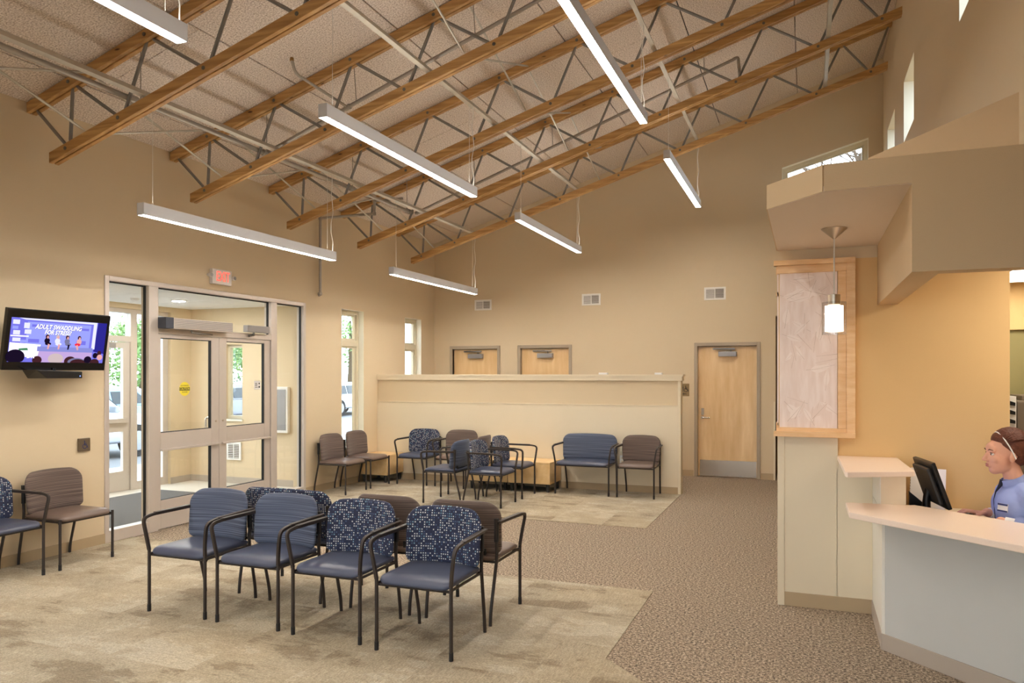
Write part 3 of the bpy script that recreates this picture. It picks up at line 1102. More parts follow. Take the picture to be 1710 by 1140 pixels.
# ------------------------------------------------------------------ vestibule beyond the entrance
ve = empty('wall_vestibule', (-7.8, 7.2, 0), 0, 'beige vestibule walls and tiled ceiling beyond the entrance glass', 'wall', kind='structure')
VX, VY, ZV = -8.99, 9.24, 2.675


def vb(n, m, a, b, c, d, e, f, bev=0):
    return MB().box(a + 7.8, b + 7.8, c - 7.2, d - 7.2, e, f).build(n, m, ve, bevel=bev)


VW = (-8.33, -7.99, .98, 2.12)
wv = wall_mb('y', VY, VY + .15, VX - .2, XL - .2, 0, ZV + .2, [VW])
wv.xform(Matrix.Translation((7.8, -7.2, 0)))
wv.build('side_wall', 'wall_paint', ve)
OUT = (5.75, 8.83, 0, 2.60)
wv = wall_mb('x', VX - .2, VX, 4.9, VY + .15, 0, ZV + .2, [OUT])
wv.xform(Matrix.Translation((7.8, -7.2, 0)))
wv.build('outer_wall', 'wall_paint', ve)
vb('near_wall', 'wall_paint', VX, XL - .2, 4.8, 4.95, 0, ZV)
vb('base', 'vinyl_base_desk', VX, XL - .2, VY - .012, VY, 0, .1)
vb('base', 'vinyl_base_desk', VX, VX + .012, 8.83, VY, 0, .1)
vf = MB().box(VX - .25, XL - .19, 4.9, VY, -.08, .004).build('floor_vestibule', 'tile_floor')
tag(vf, 'pale tiled vestibule floor beyond the entrance glass', 'floor', kind='structure')
mt = MB().box(-.95, .75, -1.35, 1.35, 0, .008).build('entrance_mat', 'walkoff', None, loc=(-7.75, 6.95, .004))
tag(mt, 'dark grey ribbed entrance mat on the vestibule floor', 'mat')
for i in range(2):
    for j in range(4):
        x0, y0 = -9.0 + i * 1.22, 4.9 + j * 1.12
        vb('ceiling_tile', 'ceiling_tile', x0 + .006, min(x0 + 1.214, XL - .2), y0 + .006, min(y0 + 1.114, VY), ZV, ZV + .02)
vb('ceiling_back', 'dark_grey', VX, XL - .2, 4.95, VY, ZV + .03, ZV + .06)
dlv = empty('recessed_light', (-8.0, 8.0, ZV), 0, 'round recessed ceiling light in the vestibule', 'light')
MB().lathe([(.11, 0), (.11, -.008), (.085, -.012)], 24).build('ring', 'white_plastic', dlv)
MB().lathe([(.08, -.011), (.08, -.014)], 24).build('lens', 'vest_glow', dlv)
dlv2 = empty('recessed_light', (-7.6, 6.3, ZV), 0, 'round recessed vestibule light nearer the television', 'light')
MB().lathe([(.11, 0), (.11, -.008), (.085, -.012)], 24).build('ring', 'white_plastic', dlv2)
MB().lathe([(.08, -.011), (.08, -.014)], 24).build('lens', 'vest_glow', dlv2)
sd = empty('smoke_detector', (-8.3, 7.55, ZV), 0, 'small white smoke detector on the vestibule ceiling', 'smoke detector')
MB().lathe([(.06, 0), (.055, -.03), (.03, -.045)], 20).build('body', 'white_plastic', sd, smooth=True)
# outer storefront
os_ = empty('window_11', (VX, 7.1, 0), 0, 'outer aluminium storefront of the vestibule', 'window', kind='structure')
for nm, y0, y1, z0, z1 in (('jamb', 5.75, 5.83, 0, 2.6), ('jamb', 8.73, 8.83, 0, 2.6), ('head', 5.83, 8.73, 2.54, 2.6), ('mullion', 6.2, 6.3, 0, 2.54), ('mullion', 8.15, 8.26, 0, 2.54),
                           ('transom', 6.3, 8.15, 2.13, 2.21), ('sill', 5.83, 6.2, 0, .12), ('sill', 8.26, 8.73, 0, .12)):
    MB().box(-.16, -.05, y0 - 7.1, y1 - 7.1, z0, z1).build(nm, 'alu', os_)
for y0, y1, z0, z1 in ((5.83, 6.2, .12, 2.54), (8.26, 8.73, .12, 2.54), (6.3, 8.15, 2.21, 2.54)):
    MB().box(-.11, -.104, y0 - 7.1, y1 - 7.1, z0, z1).build('pane', 'glass', os_)
for k, (y0, y1) in enumerate(((6.3, 7.22), (7.23, 8.15))):
    r = empty('door_%d' % (3 + k), (VX - .1, (y0 + y1) / 2, 0), 0, ('outer vestibule door leaf hidden behind the television', 'outer vestibule glass door leaf seen through the side pane')[k], 'door', kind='structure')
    hh = (y1 - y0) / 2
    for nm, a, b, z0, z1 in (('stile', -hh, -hh + .1, .01, 2.12), ('stile', hh - .11, hh, .01, 2.12), ('rail', -hh + .1, hh - .11, 2.04, 2.12), ('rail', -hh + .1, hh - .11, .85, 1.02), ('rail', -hh + .1, hh - .11, .01, .29)):
        MB().box(-.025, .025, a, b, z0, z1).build(nm, 'alu', r)
    for z0, z1 in ((.29, .85), (1.02, 2.04)):
        MB().box(-.003, .003, -hh + .1, hh - .11, z0, z1).build('pane', 'glass', r)
    MB().box(.025, .07, -hh + .06, hh - .06, .98, 1.04).build('push_bar', 'alu', r, bevel=.005)
    MB().box(.025, .085, -.18, .18, 2.03, 2.1).build('closer', 'closer_grey', r, bevel=.004)
# vestibule window, boxes and vent
vw = empty('window_12', ((VW[0] + VW[1]) / 2, VY + .1, VW[2]), 0, 'small vestibule window with a parked car beyond', 'window', kind='structure')
hh, H_ = (VW[1] - VW[0]) / 2, VW[3] - VW[2]
for a, b, z0, z1 in ((-hh, -hh + .05, 0, H_), (hh - .05, hh, 0, H_), (-hh + .05, hh - .05, 0, .05), (-hh + .05, hh - .05, H_ - .05, H_)):
    MB().box(a, b, -.03, .03, z0, z1).build('frame', 'window_vinyl', vw)
MB().box(-hh + .05, hh - .05, -.003, .003, .05, H_ - .05).build('pane', 'glass', vw)
MB().box(-hh - .02, hh + .02, -.13, -.03, -.03, 0).build('sill_board', 'jamb_white', vw)
fx_ = empty('extinguisher_cabinet', (-7.27, VY - .002, .80), 0, 'white recessed cabinet box on the vestibule wall', 'cabinet')
MB().box(-.16, .16, -.06, 0, 0, .68).build('body', 'white_plastic', fx_, bevel=.008)
MB().box(-.13, .13, -.066, -.06, .04, .64).build('door', 'closer_grey', fx_, bevel=.002)
hv = empty('wall_heater', (-8.13, VY, .36), 0, 'white louvred wall heater low in the vestibule', 'heater')
MB().box(-.135, .135, -.03, 0, 0, .27).build('body', 'white_plastic', hv, bevel=.006)
for s in (-1, 1):
    MB().box(s * .055 - .045, s * .055 + .045, -.032, -.03, .03, .24).build('backing', 'vent_dark', hv)
    for k in range(8):
        MB().box(s * .055 - .045, s * .055 + .045, -.036, -.03, .04 + k * .026, .05 + k * .026).build('louvre', 'white_plastic', hv)

# ------------------------------------------------------------------ maple doors in the far wall


def back_door(name, label, X, full):
    r = empty(name, ((X[0] + X[1]) / 2, YB, 0), 0, label, 'door', kind='structure')
    h = (X[1] - X[0]) / 2
    for a, b, z0, z1 in ((-h - .052, -h, 0, 2.175), (h, h + .052, 0, 2.175), (-h, h, 2.12, 2.175)):
        MB().box(a, b, -.022, .16, z0, z1).build('frame', 'door_frame_paint', r, bevel=.003, seg=1)
    for a, b, z0, z1 in ((-h, -h + .014, 0, 2.12), (h - .014, h, 0, 2.12), (-h, h, 2.106, 2.12)):
        MB().box(a, b, .095, .16, z0, z1).build('stop', 'door_frame_paint', r)
    MB().box(-h + .004, h - .004, .05, .094, .008, 2.114).build('leaf', 'maple_door', r)
    c = MB().box(-.13, .15, -.035, .05, 1.95, 2.03).build('closer', 'closer_grey', r, bevel=.006)
    MB().tube([(.06, .0, 2.03), (.06, .0, 2.07), (-.2, -.02, 2.075)], .008).build('closer_arm', 'bolt_steel', c)
    MB().box(-.22, .12, -.01, .03, 2.062, 2.085).build('closer_track', 'closer_grey', c)
    lv = MB().box(-.022, .022, .038, .052, 1.02, 1.13).build('lock_plate', 'stainless', r, loc=(-h + .075, 0, -.02), bevel=.003)
    MB().lathe([(.024, 0), (.024, .05)], 14).xform(Matrix.Translation((0, .05, .98)) @ Matrix.Rotation(R(90), 4, 'X')).build('rose', 'stainless', lv)
    MB().tube(fillet([(0, .03, .98), (0, -.01, .98), (.12, -.01, .98)], .015), .010).build('lever', 'stainless', lv, smooth=True)
    if full:
        k = MB().box(-h + .03, h - .008, .046, .05, .012, .27).build('kick_plate', 'stainless', r)
        s = MB()
        for i in range(5):
            for z in (.03, .255):
                s.lathe([(.005, 0), (.004, .002)], 8, (0, 0, 0))
                s.v[-16:] = [(a[0] - h + .06 + i * (2 * h - .1) / 4, .046 - a[2], z + a[1]) for a in s.v[-16:]]
        s.build('screws', 'bolt_steel', k)
    return r


back_door('door_5', 'maple door in grey frame nearest the room corner above the half wall', D1, False)
back_door('door_6', 'second maple door in grey frame above the half wall', D2, False)
back_door('door_7', 'full height maple restroom door with steel kick plate', D3, True)
for k, X in enumerate((D1, D2, D3)):
    o = box('backing', 'corridor_paint', X[0] - .05, X[1] + .05, YB + .2, YB + .22, 0, 2.2, None)
    o.parent = wb
# restroom sign
rs = empty('restroom_sign', (-1.867, YB, 1.305), 0, 'bronze restroom sign with person and wheelchair symbols beside the maple door', 'sign')
MB().box(-.078, .078, -.008, 0, 0, .205).build('plate', 'sign_bronze', rs, bevel=.002)
ic = MB()
disc(ic, -.035, .172, .013, 14)
quadxz(ic, [(-.055, .155), (-.015, .155), (-.018, .115), (-.052, .115)])
quadxz(ic, [(-.05, .118), (-.037, .118), (-.037, .07), (-.047, .07)])
quadxz(ic, [(-.033, .118), (-.02, .118), (-.023, .07), (-.033, .07)])
wheelchair(ic, .03, .115, .11)
ic.build('symbols', 'ink_black', rs, loc=(0, -.009, 0))
text_mesh('lettering', 'MEN', .035, 'ink_black', rs, (0, -.009, .035), (R(90), 0, 0), .0004, bold=.0006)

# supply grilles
for k, (xa, xb, za, zb) in enumerate(((-5.625, -5.295, 2.82, 3.01), (-3.605, -3.277, 2.845, 3.042), (-1.55, -1.212, 2.865, 3.071))):
    r = empty('air_vent', ((xa + xb) / 2, YB, za), 0, ('white wall vent between the corner and the second maple door', 'middle white wall vent above the half wall', 'white wall vent high above the full height maple door')[k], 'vent', 'white wall vents')
    h, H_ = (xb - xa) / 2, zb - za
    for a, b, z0, z1 in ((-h, -h + .03, 0, H_), (h - .03, h, 0, H_), (-h + .03, h - .03, 0, .028), (-h + .03, h - .03, H_ - .028, H_), (-.006, .006, .028, H_ - .028)):
        MB().box(a, b, -.014, 0, z0, z1).build('frame', 'vent_white', r)
    MB().box(-h + .02, h - .02, -.003, -.001, .02, H_ - .02).build('backing', 'vent_dark', r)
    for s in (-1, 1):
        for j in range(8):
            z = .034 + j * (H_ - .065) / 7.5
            MB().box(min(s * .006, s * (h - .03)), max(s * .006, s * (h - .03)), -.012, -.004, z, z + (.010 if s < 0 else .006)).build('slat', 'vent_white', r)
# small boxes whose tops show over the half wall
for k, (xa, xb) in enumerate(((-3.29, -3.14), (-2.34, -2.22))):
    r = empty('wall_dispenser', ((xa + xb) / 2, YB, 1.2), 0, ('top of a small cream wall box peeking over the half wall nearer the doors pair', 'top of a small cream wall box peeking over the half wall near its end')[k], 'dispenser', 'small boxes on the far wall')
    MB().box(-(xb - xa) / 2, (xb - xa) / 2, -.10, 0, 0, .49).build('body', 'white_plastic', r, bevel=.01)
    MB().box(-(xb - xa) / 2 + .01, (xb - xa) / 2 - .01, -.106, -.1, .05, .4).build('cover', 'cream_laminate', r)

# ------------------------------------------------------------------ roof trusses
BN = [-5.96, -5.35, -4.44, -3.55, -2.63, -1.72, -.80, .125, .80]
TN = [-6.40, -5.926, -5.06, -4.15, -3.24, -2.33, -1.415, -.48, .44, 1.03]


def sloped_bar(x0, x1, zf, y0, y1, hh):
    mb = MB()
    vs = []
    for x in (x0, x1):
        z = zf(x)
        vs += [(x, y0, z - hh), (x, y1, z - hh), (x, y1, z + hh), (x, y0, z + hh)]
    return mb.add(vs, [(0, 1, 2, 3), (4, 7, 6, 5), (0, 4, 5, 1), (1, 5, 6, 2), (2, 6, 7, 3), (3, 7, 4, 0)])


def make_truss():
    r = empty('roof_truss', (0, 0, 0), 0)
    for nm, x0, x1, zf in (('top_chord', XL + .01, XR - .01, zbolt_t), ('bottom_chord', -6.16, 1.005, zbolt_b)):
        c = sloped_bar(x0, x1, zf, -.047, -.006, .046).build(nm, 'chord_wood', r, bevel=.003, seg=1)
        sloped_bar(x0, x1, zf, .006, .047, .046).build('ply', 'chord_wood', c, bevel=.003, seg=1)
        sloped_bar(x0 + .02, x1 - .02, lambda x, f=zf: f(x) + .012, -.006, .006, .03).build('spacer', 'chord_wood', c)
    pairs = [(TN[0], BN[0])]
    for i in range(len(BN)):
        pairs.append((TN[i + 1] if i + 1 < len(TN) else None, BN[i]))
        if i + 1 < len(BN):
            pairs.append((TN[i + 1], BN[i + 1]))
    for tx, bx_ in pairs:
        a, b = V((tx, 0, zbolt_t(tx))), V((bx_, 0, zbolt_b(bx_)))
        d = (b - a).normalized()
        MB().tube([a, a + d * .05, a + d * .09, b - d * .09, b - d * .05, b], [.008, .010, .0155, .0155, .010, .008], 8).build('web', 'steel_web', r, smooth=True)
    bolt = MB().lathe([(.017, -.053), (.017, -.049), (.012, -.049), (.012, .049), (.017, .049), (.017, .053)], 8).xform(Matrix.Rotation(R(90), 4, 'X')).mesh('bolt', 'bolt_steel')
    for x in TN[1:-1]:
        link('bolt', bolt, r, (x, 0, zbolt_t(x)))
    for x in BN:
        link('bolt', bolt, r, (x, 0, zbolt_b(x)))
    return r


TY = [11.22 - 1.62 * k for k in range(9)]
proto = make_truss()
names = ['nearest the far wall', 'second from the far wall', 'third from the far wall', 'fourth from the far wall', 'fifth from the far wall, above the television',
         'sixth from the far wall', 'seventh from the far wall', 'eighth from the far wall', 'ninth from the far wall']
for k, y in enumerate(TY):
    t = proto if k == 0 else copy_tree(proto)
    t.location = (0, y, 0)
    tag(t, 'wood chord roof truss with steel webs, ' + names[k], 'truss', 'roof trusses')

# strut channels the lights hang from
SX = [-5.06, -3.296, -1.482, .24]
for k, x in enumerate(SX):
    z = zbolt_b(x) + .05
    r = empty('strut_channel', (x, 11.3, z), 0, 'galvanised channel across the trusses, %s from the entrance wall' % ('first', 'second', 'third', 'fourth')[k], 'channel', 'strut channels on the trusses')
    L = 13.6
    m_ = 'galv'
    M = Matrix.Rotation(-CA, 4, 'Y')
    for a, b, c, d in ((-.021, .021, .0, .003), (-.021, -.018, .003, .041), (.018, .021, .003, .041), (-.021, -.010, .038, .041), (.010, .021, .038, .041)):
        MB().box(a, b, -L, 0, c, d).xform(M).build('flange', m_, r)

# cross bracing rods
def rod(a, b, name, label, group, m='galv', r_=.011):
    a, b = V(a), V(b)
    c = (a + b) / 2
    d = (b - a)
    o = MB().tube([-d / 2, -d / 2 + d.normalized() * .05, d / 2 - d.normalized() * .05, d / 2], [r_ * .5, r_, r_, r_ * .5], 6).build(name, m, None, loc=c, smooth=True)
    tag(o, label, 'brace', group)


ords = ['last', 'second last', 'third last', 'fourth last', 'fifth last', 'sixth last', 'seventh last', 'eighth last']
for k in range(7):
    ya, yb = TY[k + 1], TY[k]
    for x, where in ((-5.72, 'above the entrance wall'), (-2.92, 'over the middle of the room')):
        rod((x, ya + .05, zbolt_t(x) - .02), (x, yb - .05, zbolt_b(x) + .045), 'brace_rod', 'steel brace falling away %s, %s truss bay' % (where, ords[k]), 'cross braces between trusses')
        rod((x + .03, ya + .05, zbolt_b(x) + .045), (x + .03, yb - .05, zbolt_t(x) - .02), 'brace_rod', 'steel brace rising away %s, %s truss bay' % (where, ords[k]), 'cross braces between trusses')

# sprinkler pipes
sp = empty('sprinkler_main', (-5.3, 8, 3.99), 0, 'grey sprinkler main running along the entrance side of the trusses', 'pipe')
MB().tube([(0, -10.5, 0), (0, 1.62, 0)], .024, 12).build('pipe', 'pipe_steel', sp, smooth=True)
for k, y in enumerate((-6.5, -3.2, -1.52, .1, 1.6)):
    MB().lathe([(.03, -.05), (.034, -.04), (.034, .04), (.03, .05)], 12).xform(Matrix.Rotation(R(90), 4, 'X')).build('coupling', 'pipe_steel', sp, loc=(0, y, 0), smooth=True)
for y in (-4.75, -3.12, -1.5, .12, 1.5):
    zz = zceil(-5.3) - 3.99
    hg = MB().tube([(0, 0, .03), (0, 0, zz)], .005, 6).build('hanger', 'pipe_steel', sp, loc=(0, y, 0))
    MB().tube([V((math.cos(a / 10 * 6.283) * .03, 0, math.sin(a / 10 * 6.283) * .03)) for a in range(11)], .004, 5).build('hanger_loop', 'pipe_steel', hg)
for yb, xe, label, nm in ((6.5, 0.6, 'sloping sprinkler branch pipe behind the fourth truss', 'a'), (9.75, -.82, 'sloping sprinkler branch pipe with an elbow near the far wall', 'b')):
    zf = lambda x: 4.0 + (x + 5.3) * (.352 if nm == 'b' else .352)
    r = empty('sprinkler_branch', (-5.3, yb, 4.0), 0, label, 'pipe')
    sl_ = .352 if nm == 'a' else .352
    xr = xe + 5.3
    MB().tube([(0, 0, 0), (xr, 0, xr * sl_)], .019, 10).build('pipe', 'pipe_steel', r, smooth=True)
    MB().lathe([(.026, -.045), (.03, -.04), (.03, .04), (.026, .045)], 10).xform(Matrix.Rotation(R(72), 4, 'Y')).build('tee', 'pipe_steel', r, loc=(.06, 0, .02), smooth=True)
    for q in ((1.1, 2.4, 3.6) if nm == 'a' else (.95, 2.1, 3.2, 4.1)):
        z1 = zceil(-5.3 + q) - .06 - 4.0
        MB().tube([(0, 0, 0), (0, -.04, z1 - q * sl_)], .005, 6).build('hanger', 'pipe_steel', r, loc=(q, 0, q * sl_ + .015))
    if nm == 'a':
        q = 1.0
        MB().tube(fillet([(q, 0, q * sl_), (q - .22, .0 - .55, q * sl_ + .17), (q - .22, -.6, q * sl_ + .28)], .05), .014, 8).build('sprig', 'pipe_steel', r, smooth=True)
        MB().lathe([(.028, -.03), (.028, .03)], 10).xform(Matrix.Rotation(R(72), 4, 'Y')).build('tee', 'pipe_steel', r, loc=(q, 0, q * sl_))
        MB().lathe([(.02, 0), (.016, .03)], 10).build('sprinkler_head', 'corridor_paint', r, loc=(q - .22, -.6, q * sl_ + .27))
    else:
        MB().tube(fillet([(xr - .02, 0, xr * sl_), (xr + .03, 0, xr * sl_ + .01), (xr + .05, 0, xr * sl_ - .22)], .03), .019, 10).build('elbow_drop', 'pipe_steel', r, smooth=True)
wd = empty('sprinkler_drop', (-6.38, 8.96, 2.8), 0, 'grey sprinkler pipe dropping down the entrance wall past the exit sign', 'pipe')
MB().tube(fillet([(-.07, .07, 0), (0, .0, 0), (0, 0, 1.06), (.36, .42, 1.16), (.62, .42, 1.16), (.62, .42, 1.34), (1.08, .42, 1.34)], .04), .019, 10).build('pipe', 'pipe_steel', wd, smooth=True)
for c in ((0, 0, .0), (0, 0, 1.06), (.62, .42, 1.16), (.62, .42, 1.34)):
    bm_ = MB().lathe([(.016, -.026), (.026, -.018), (.026, .018), (.016, .026)], 12, c)
    bm_.build('elbow', 'pipe_steel', wd, smooth=True)
MB().lathe([(.035, 0), (.03, .012)], 14).xform(Matrix.Rotation(R(90), 4, 'Y')).build('escutcheon', 'pipe_steel', wd, loc=(-.07, .07, 0))

# ------------------------------------------------------------------ linear pendants


def make_pendant(x, y0, y1, zb, zs, label):
    r = empty('linear_pendant', (x, (y0 + y1) / 2, zb), 0, label, 'pendant light', 'linear pendant lights')
    L = (y1 - y0) / 2
    hsg = MB()
    for a, b, c, d in ((-.037, -.034, 0, .1), (.034, .037, 0, .1), (-.034, .034, .05, .053)):
        hsg.box(a, b, -L, L, c, d)
    hsg.build('housing', 'housing_alu', r)
    for s in (-1, 1):
        MB().box(-.0375, .0375, min(s * L, s * (L + .004)), max(s * L, s * (L + .004)), 0, .1005).build('end_cap', 'housing_alu', r)
    MB().box(-.034, .034, -L + .002, L - .002, .002, .006).build('lens', 'lens_light', r)
    MB().box(-.034, .034, -L + .002, L - .002, .088, .092).build('added_upper_lens', 'added_uplight', r)  # upward glow added to brighten the ceiling and upper walls
    for s in (-1, 1):
        yy = s * (L - .12)
        MB().tube([(0, yy, .1), (0, yy, zs - zb)], .0022, 5).build('cable', 'cable_white', r)
        MB().lathe([(.008, .1), (.006, .125)], 8, (0, yy, 0)).build('cable_gripper', 'nickel', r)
    yy = L - .06
    zz = zs - zb
    cord = [(.0 + .012 * math.sin(k * 1.9), yy + .010 * math.cos(k * 1.3) + .03, .1 + (zz - .1) * k / 8) for k in range(9)]
    MB().tube(cord, .0045, 6).build('power_cord', 'cable_white', r, smooth=True)
    return r


ROWS = [(-5.06, 2.97, 'first row from the entrance wall'), (-3.296, 3.55, 'middle row'), (-1.482, 4.115, 'row nearest the reception')]
for k, (x, zb, rn) in enumerate(ROWS):
    for (y0, y1, pos) in ((.62, 3.32, 'nearest the camera'), (4.66, 7.36, 'middle fixture'), (8.66, 11.36, 'nearest the far wall')):
        make_pendant(x, y0, y1, zb, zbolt_b(x) + .05, 'long glowing linear pendant, %s, %s' % (rn, pos))

# glass pendant over the desk shelf
gp = empty('glass_pendant', (.158, 5.07, 2.573), 0, 'nickel pendant lamp with clear cylinder glass over the desk shelf', 'pendant light')
MB().lathe([(.075, 0), (.075, -.006), (.012, -.062), (.008, -.066)], 28).build('canopy', 'nickel', gp, smooth=True)
MB().tube([(0, 0, -.06), (0, 0, -.42)], .004, 8).build('cord', 'cable_white', gp)
MB().lathe([(.010, -.405), (.036, -.41), (.036, -.47), (.030, -.475)], 24).build('socket', 'nickel', gp, smooth=True)
MB().lathe([(.030, -.455), (.0705, -.455), (.0705, -.655), (.0685, -.655), (.0685, -.458), (.030, -.458)], 32, close=False).build('glass_cylinder', 'lamp_glass', gp, smooth=True)
MB().lathe([(.034, -.475), (.053, -.478), (.053, -.635), (.03, -.638)], 28).build('shade', 'lamp_glow', gp, smooth=True)

# ------------------------------------------------------------------ chairs


def rrect(w, h, rt, rb, taper=0., n=7):
    """rounded outline, half width w, half height h, top/bottom corner radii"""
    out = []
    for cx, cy, r_, a0 in ((w - rt, h - rt, rt, 0), (-w + rt, h - rt, rt, 90), (-w + rb, -h + rb, rb, 180), (w - rb, -h + rb, rb, 270)):
        for i in range(n + 1):
            a = R(a0 + 90 * i / n)
            out.append((cx + r_ * math.cos(a), cy + r_ * math.sin(a)))
    res = []
    for i in range(len(out)):          # densify straight runs
        a, b = out[i], out[(i + 1) % len(out)]
        res.append(a)
        d = math.hypot(b[0] - a[0], b[1] - a[1])
        k = int(d / .06)
        for j in range(1, k + 1):
            t = j / (k + 1)
            res.append((a[0] + (b[0] - a[0]) * t, a[1] + (b[1] - a[1]) * t))
    return [(x * (1 + taper * (y / h)), y) for x, y in res]


def pillow(outline, T, pw=5., rings=(1, .985, .96, .92, .84, .7, .5, .25), lo=1., hi=1.):
    mb = MB()
    n = len(outline)
    vs, fs = [], []
    hgt = lambda s: T / 2 * max(0, 1 - s ** pw) ** (1 / 2.2)
    for side in (1, -1):
        k = hi if side > 0 else lo
        base = len(vs)
        for s in rings:
            for x, y in outline:
                vs.append((x * s, y * s, side * hgt(s) * k))
        vs.append((0, 0, side * hgt(0) * k))
        for i in range(len(rings) - 1):
            for j in range(n):
                a, b = base + i * n + j, base + i * n + (j + 1) % n
                fs.append((a, b, b + n, a + n))
        cen = base + len(rings) * n
        for j in range(n):
            fs.append((base + (len(rings) - 1) * n + j, base + (len(rings) - 1) * n + (j + 1) % n, cen))
    mb.add(vs, fs)
    return mb


def weld(me):
    bm = bmesh.new()
    bm.from_mesh(me)
    bmesh.ops.remove_doubles(bm, verts=bm.verts, dist=1e-5)
    bmesh.ops.recalc_face_normals(bm, faces=bm.faces)
    for f in bm.faces:
        f.smooth = True
    bm.to_mesh(me)
    bm.free()
    return me


def make_chair(name, wid, arms, back_m, seat_m):
    """faces -y; legs at +-wid/2"""
    r = empty(name)
    w2 = wid / 2
    # seat
    out = rrect(w2 - .003, .235, .05, .06)
    pl = pillow(out, .062, 6)
    pl.v = [(x, y - .035, z + .43 + (.008 * (1 - (x / w2) ** 2) * 0 - .018 * max(0, (-y - .16) / .075) ** 2)) for x, y, z in pl.v]
    seat = link('seat', weld(pl.mesh('seat', seat_m)), r)
    MB().box(-w2 + .07, w2 - .07, -.2, .14, .385, .40).build('seat_pan', 'chair_plastic', seat, bevel=.006, seg=1)
    # backrest
    out = rrect(w2 + .016, .182, .10, .045, .015)
    pl = pillow(out, .05, 7)
    vs = []
    for x, y, z in pl.v:
        zz = y + .630 - .012 * (x / w2) ** 2 * (y > 0)
        yy = -z + .175 + .10 * (zz - .45) - .055 * (x / w2) ** 2 * (.25 / w2)
        vs.append((x, yy, zz))
    pl.v = vs
    link('backrest', weld(pl.mesh('backrest', back_m)), r)
    for s in (-1, 1):
        fl_top = .40
        MB().tube([(s * w2, -.262, 0), (s * w2, -.262, .43)], .0115, 10).build('leg', 'chair_metal', r, smooth=True)
        # rear leg and upright: one bent tube
        p_ = fillet([(s * (w2 - .012), .262, 0), (s * (w2 - .012), .255, .09), (s * w2, .175, .44), (s * w2, .195, .70)], .05, 5)
        MB().tube(p_, .0115, 10).build('leg', 'chair_metal', r, smooth=True)
        MB().tube([(s * (w2 - .004), -.262, .405), (s * (w2 - .004), .19, .405)], .009, 6).build('seat_rail', 'chair_metal', r, smooth=True)
        MB().box(s * w2 - .014, s * w2 + .014, .19 - .02, .19 + .005, .54, .70).build('back_bracket', 'chair_plastic', r, bevel=.004, seg=1)
        MB().lathe([(.0135, 0), (.0135, .05)], 10, (s * w2, -.262, 0)).build('foot', 'chair_plastic', r, smooth=True)
        if arms:
            q = fillet([(s * w2, -.262, .43), (s * (w2 + .012), -.275, .53), (s * (w2 + .035), -.285, .655), (s * (w2 + .035), -.20, .668), (s * (w2 + .012), .195, .672)], [.06, .05, .03, .06], 6)
            # flatten: lathe of rounded rectangle swept
            MB().tube(q, 0, flat=(.021, .021)).build('arm', 'chair_metal', r, smooth=True)
            MB().box(-.017, .017, -.19, .19, 0, .010).build('arm_pad', 'chair_metal', r, bevel=.004, loc=(s * (w2 + .027), .01, .674), rot=(R(.6), 0, R(s * 2.4)))
    MB().tube([(-w2, .18, .405), (w2, .18, .405)], .009, 6).build('cross_rail', 'chair_metal', r, smooth=True)
    MB().tube([(-w2, -.245, .395), (w2, -.245, .395)], .009, 6).build('cross_rail', 'chair_metal', r, smooth=True)
    for s in (-.32, .32):
        MB().box(s * wid - .012, s * wid + .012, .165, .19, .43, .49).build('back_post', 'chair_plastic', r)
    return r


CH = {}


def chair(kind, x, y, rz, label, group):
    spec = {'blue': ('waiting_chair', .5, True, 'stripe_blue', 'seat_blue'), 'dot': ('waiting_chair', .5, True, 'dot_fabric', 'seat_blue'),
            'brown': ('waiting_chair', .5, True, 'stripe_brown', 'seat_brown'), 'brown_armless': ('waiting_chair', .52, False, 'stripe_brown', 'seat_brown'),
            'love_dot': ('wide_waiting_chair', .76, True, 'dot_fabric', 'seat_blue'), 'love_blue': ('wide_waiting_chair', .76, True, 'stripe_blue', 'seat_blue')}[kind]
    if kind not in CH:
        CH[kind] = make_chair(*spec)
        c = CH[kind]
    else:
        c = copy_tree(CH[kind])
    c.location = (x, y, .006 if (y < 5.8 or y > 8.2) else 0)
    c.rotation_euler = (0, 0, rz)
    tag(c, label, 'chair', group)


G1, G2, G3 = 'chairs back to back in the centre', 'chairs along the half wall and beside it', 'chairs against the entrance wall'
PI = math.pi
chair('blue', -4.067, 4.31, 0, 'blue striped armchair at the entrance end of the front row', G1)
chair('blue', -3.452, 4.30, 0, 'blue striped armchair second from the entrance end of the front row', G1)
chair('dot', -2.820, 4.28, 0, 'blue dotted armchair between the striped and the end dotted armchairs in front row', G1)
chair('dot', -2.177, 4.24, 0, 'blue dotted armchair nearest the camera at the reception end of the front row', G1)
chair('love_dot', -3.66, 4.885, PI, 'wide blue dotted seat turned away behind the blue striped armchairs', G1)
chair('brown', -2.80, 4.89, PI, 'brown striped armchair turned away behind the inner dotted armchair', G1)
chair('brown', -2.19, 4.885, PI, 'brown striped armchair turned away behind the nearest dotted armchair', G1)
chair('dot', -6.165, 4.20, PI / 2, 'blue dotted armchair below the television cut by the picture edge', G3)
chair('brown_armless', -6.165, 4.86, PI / 2, 'brown striped armless chair between television wall and the entrance', G3)
chair('brown_armless', -6.165, 9.13, PI / 2, 'brown armless chair just past the entrance glass', G3)
chair('brown_armless', -6.165, 9.77, PI / 2, 'brown armless chair under the narrow window by the corner table', G3)
chair('dot', -5.53, 10.325, 0, 'blue dotted armchair against the half wall beside the corner table', G2)
chair('brown', -4.89, 10.325, 0, 'brown striped armchair against the half wall beside a dotted armchair', G2)
chair('blue', -4.36, 8.97, -PI / 2, 'dark blue striped armchair seen from behind facing the entrance wall', G2)
chair('dot', -3.79, 8.94, PI / 2, 'blue dotted armchair facing reception, nearer of the two', G2)
chair('brown', -4.36, 9.70, -PI / 2, 'brown striped armchair mostly hidden behind the dotted armchairs', G2)
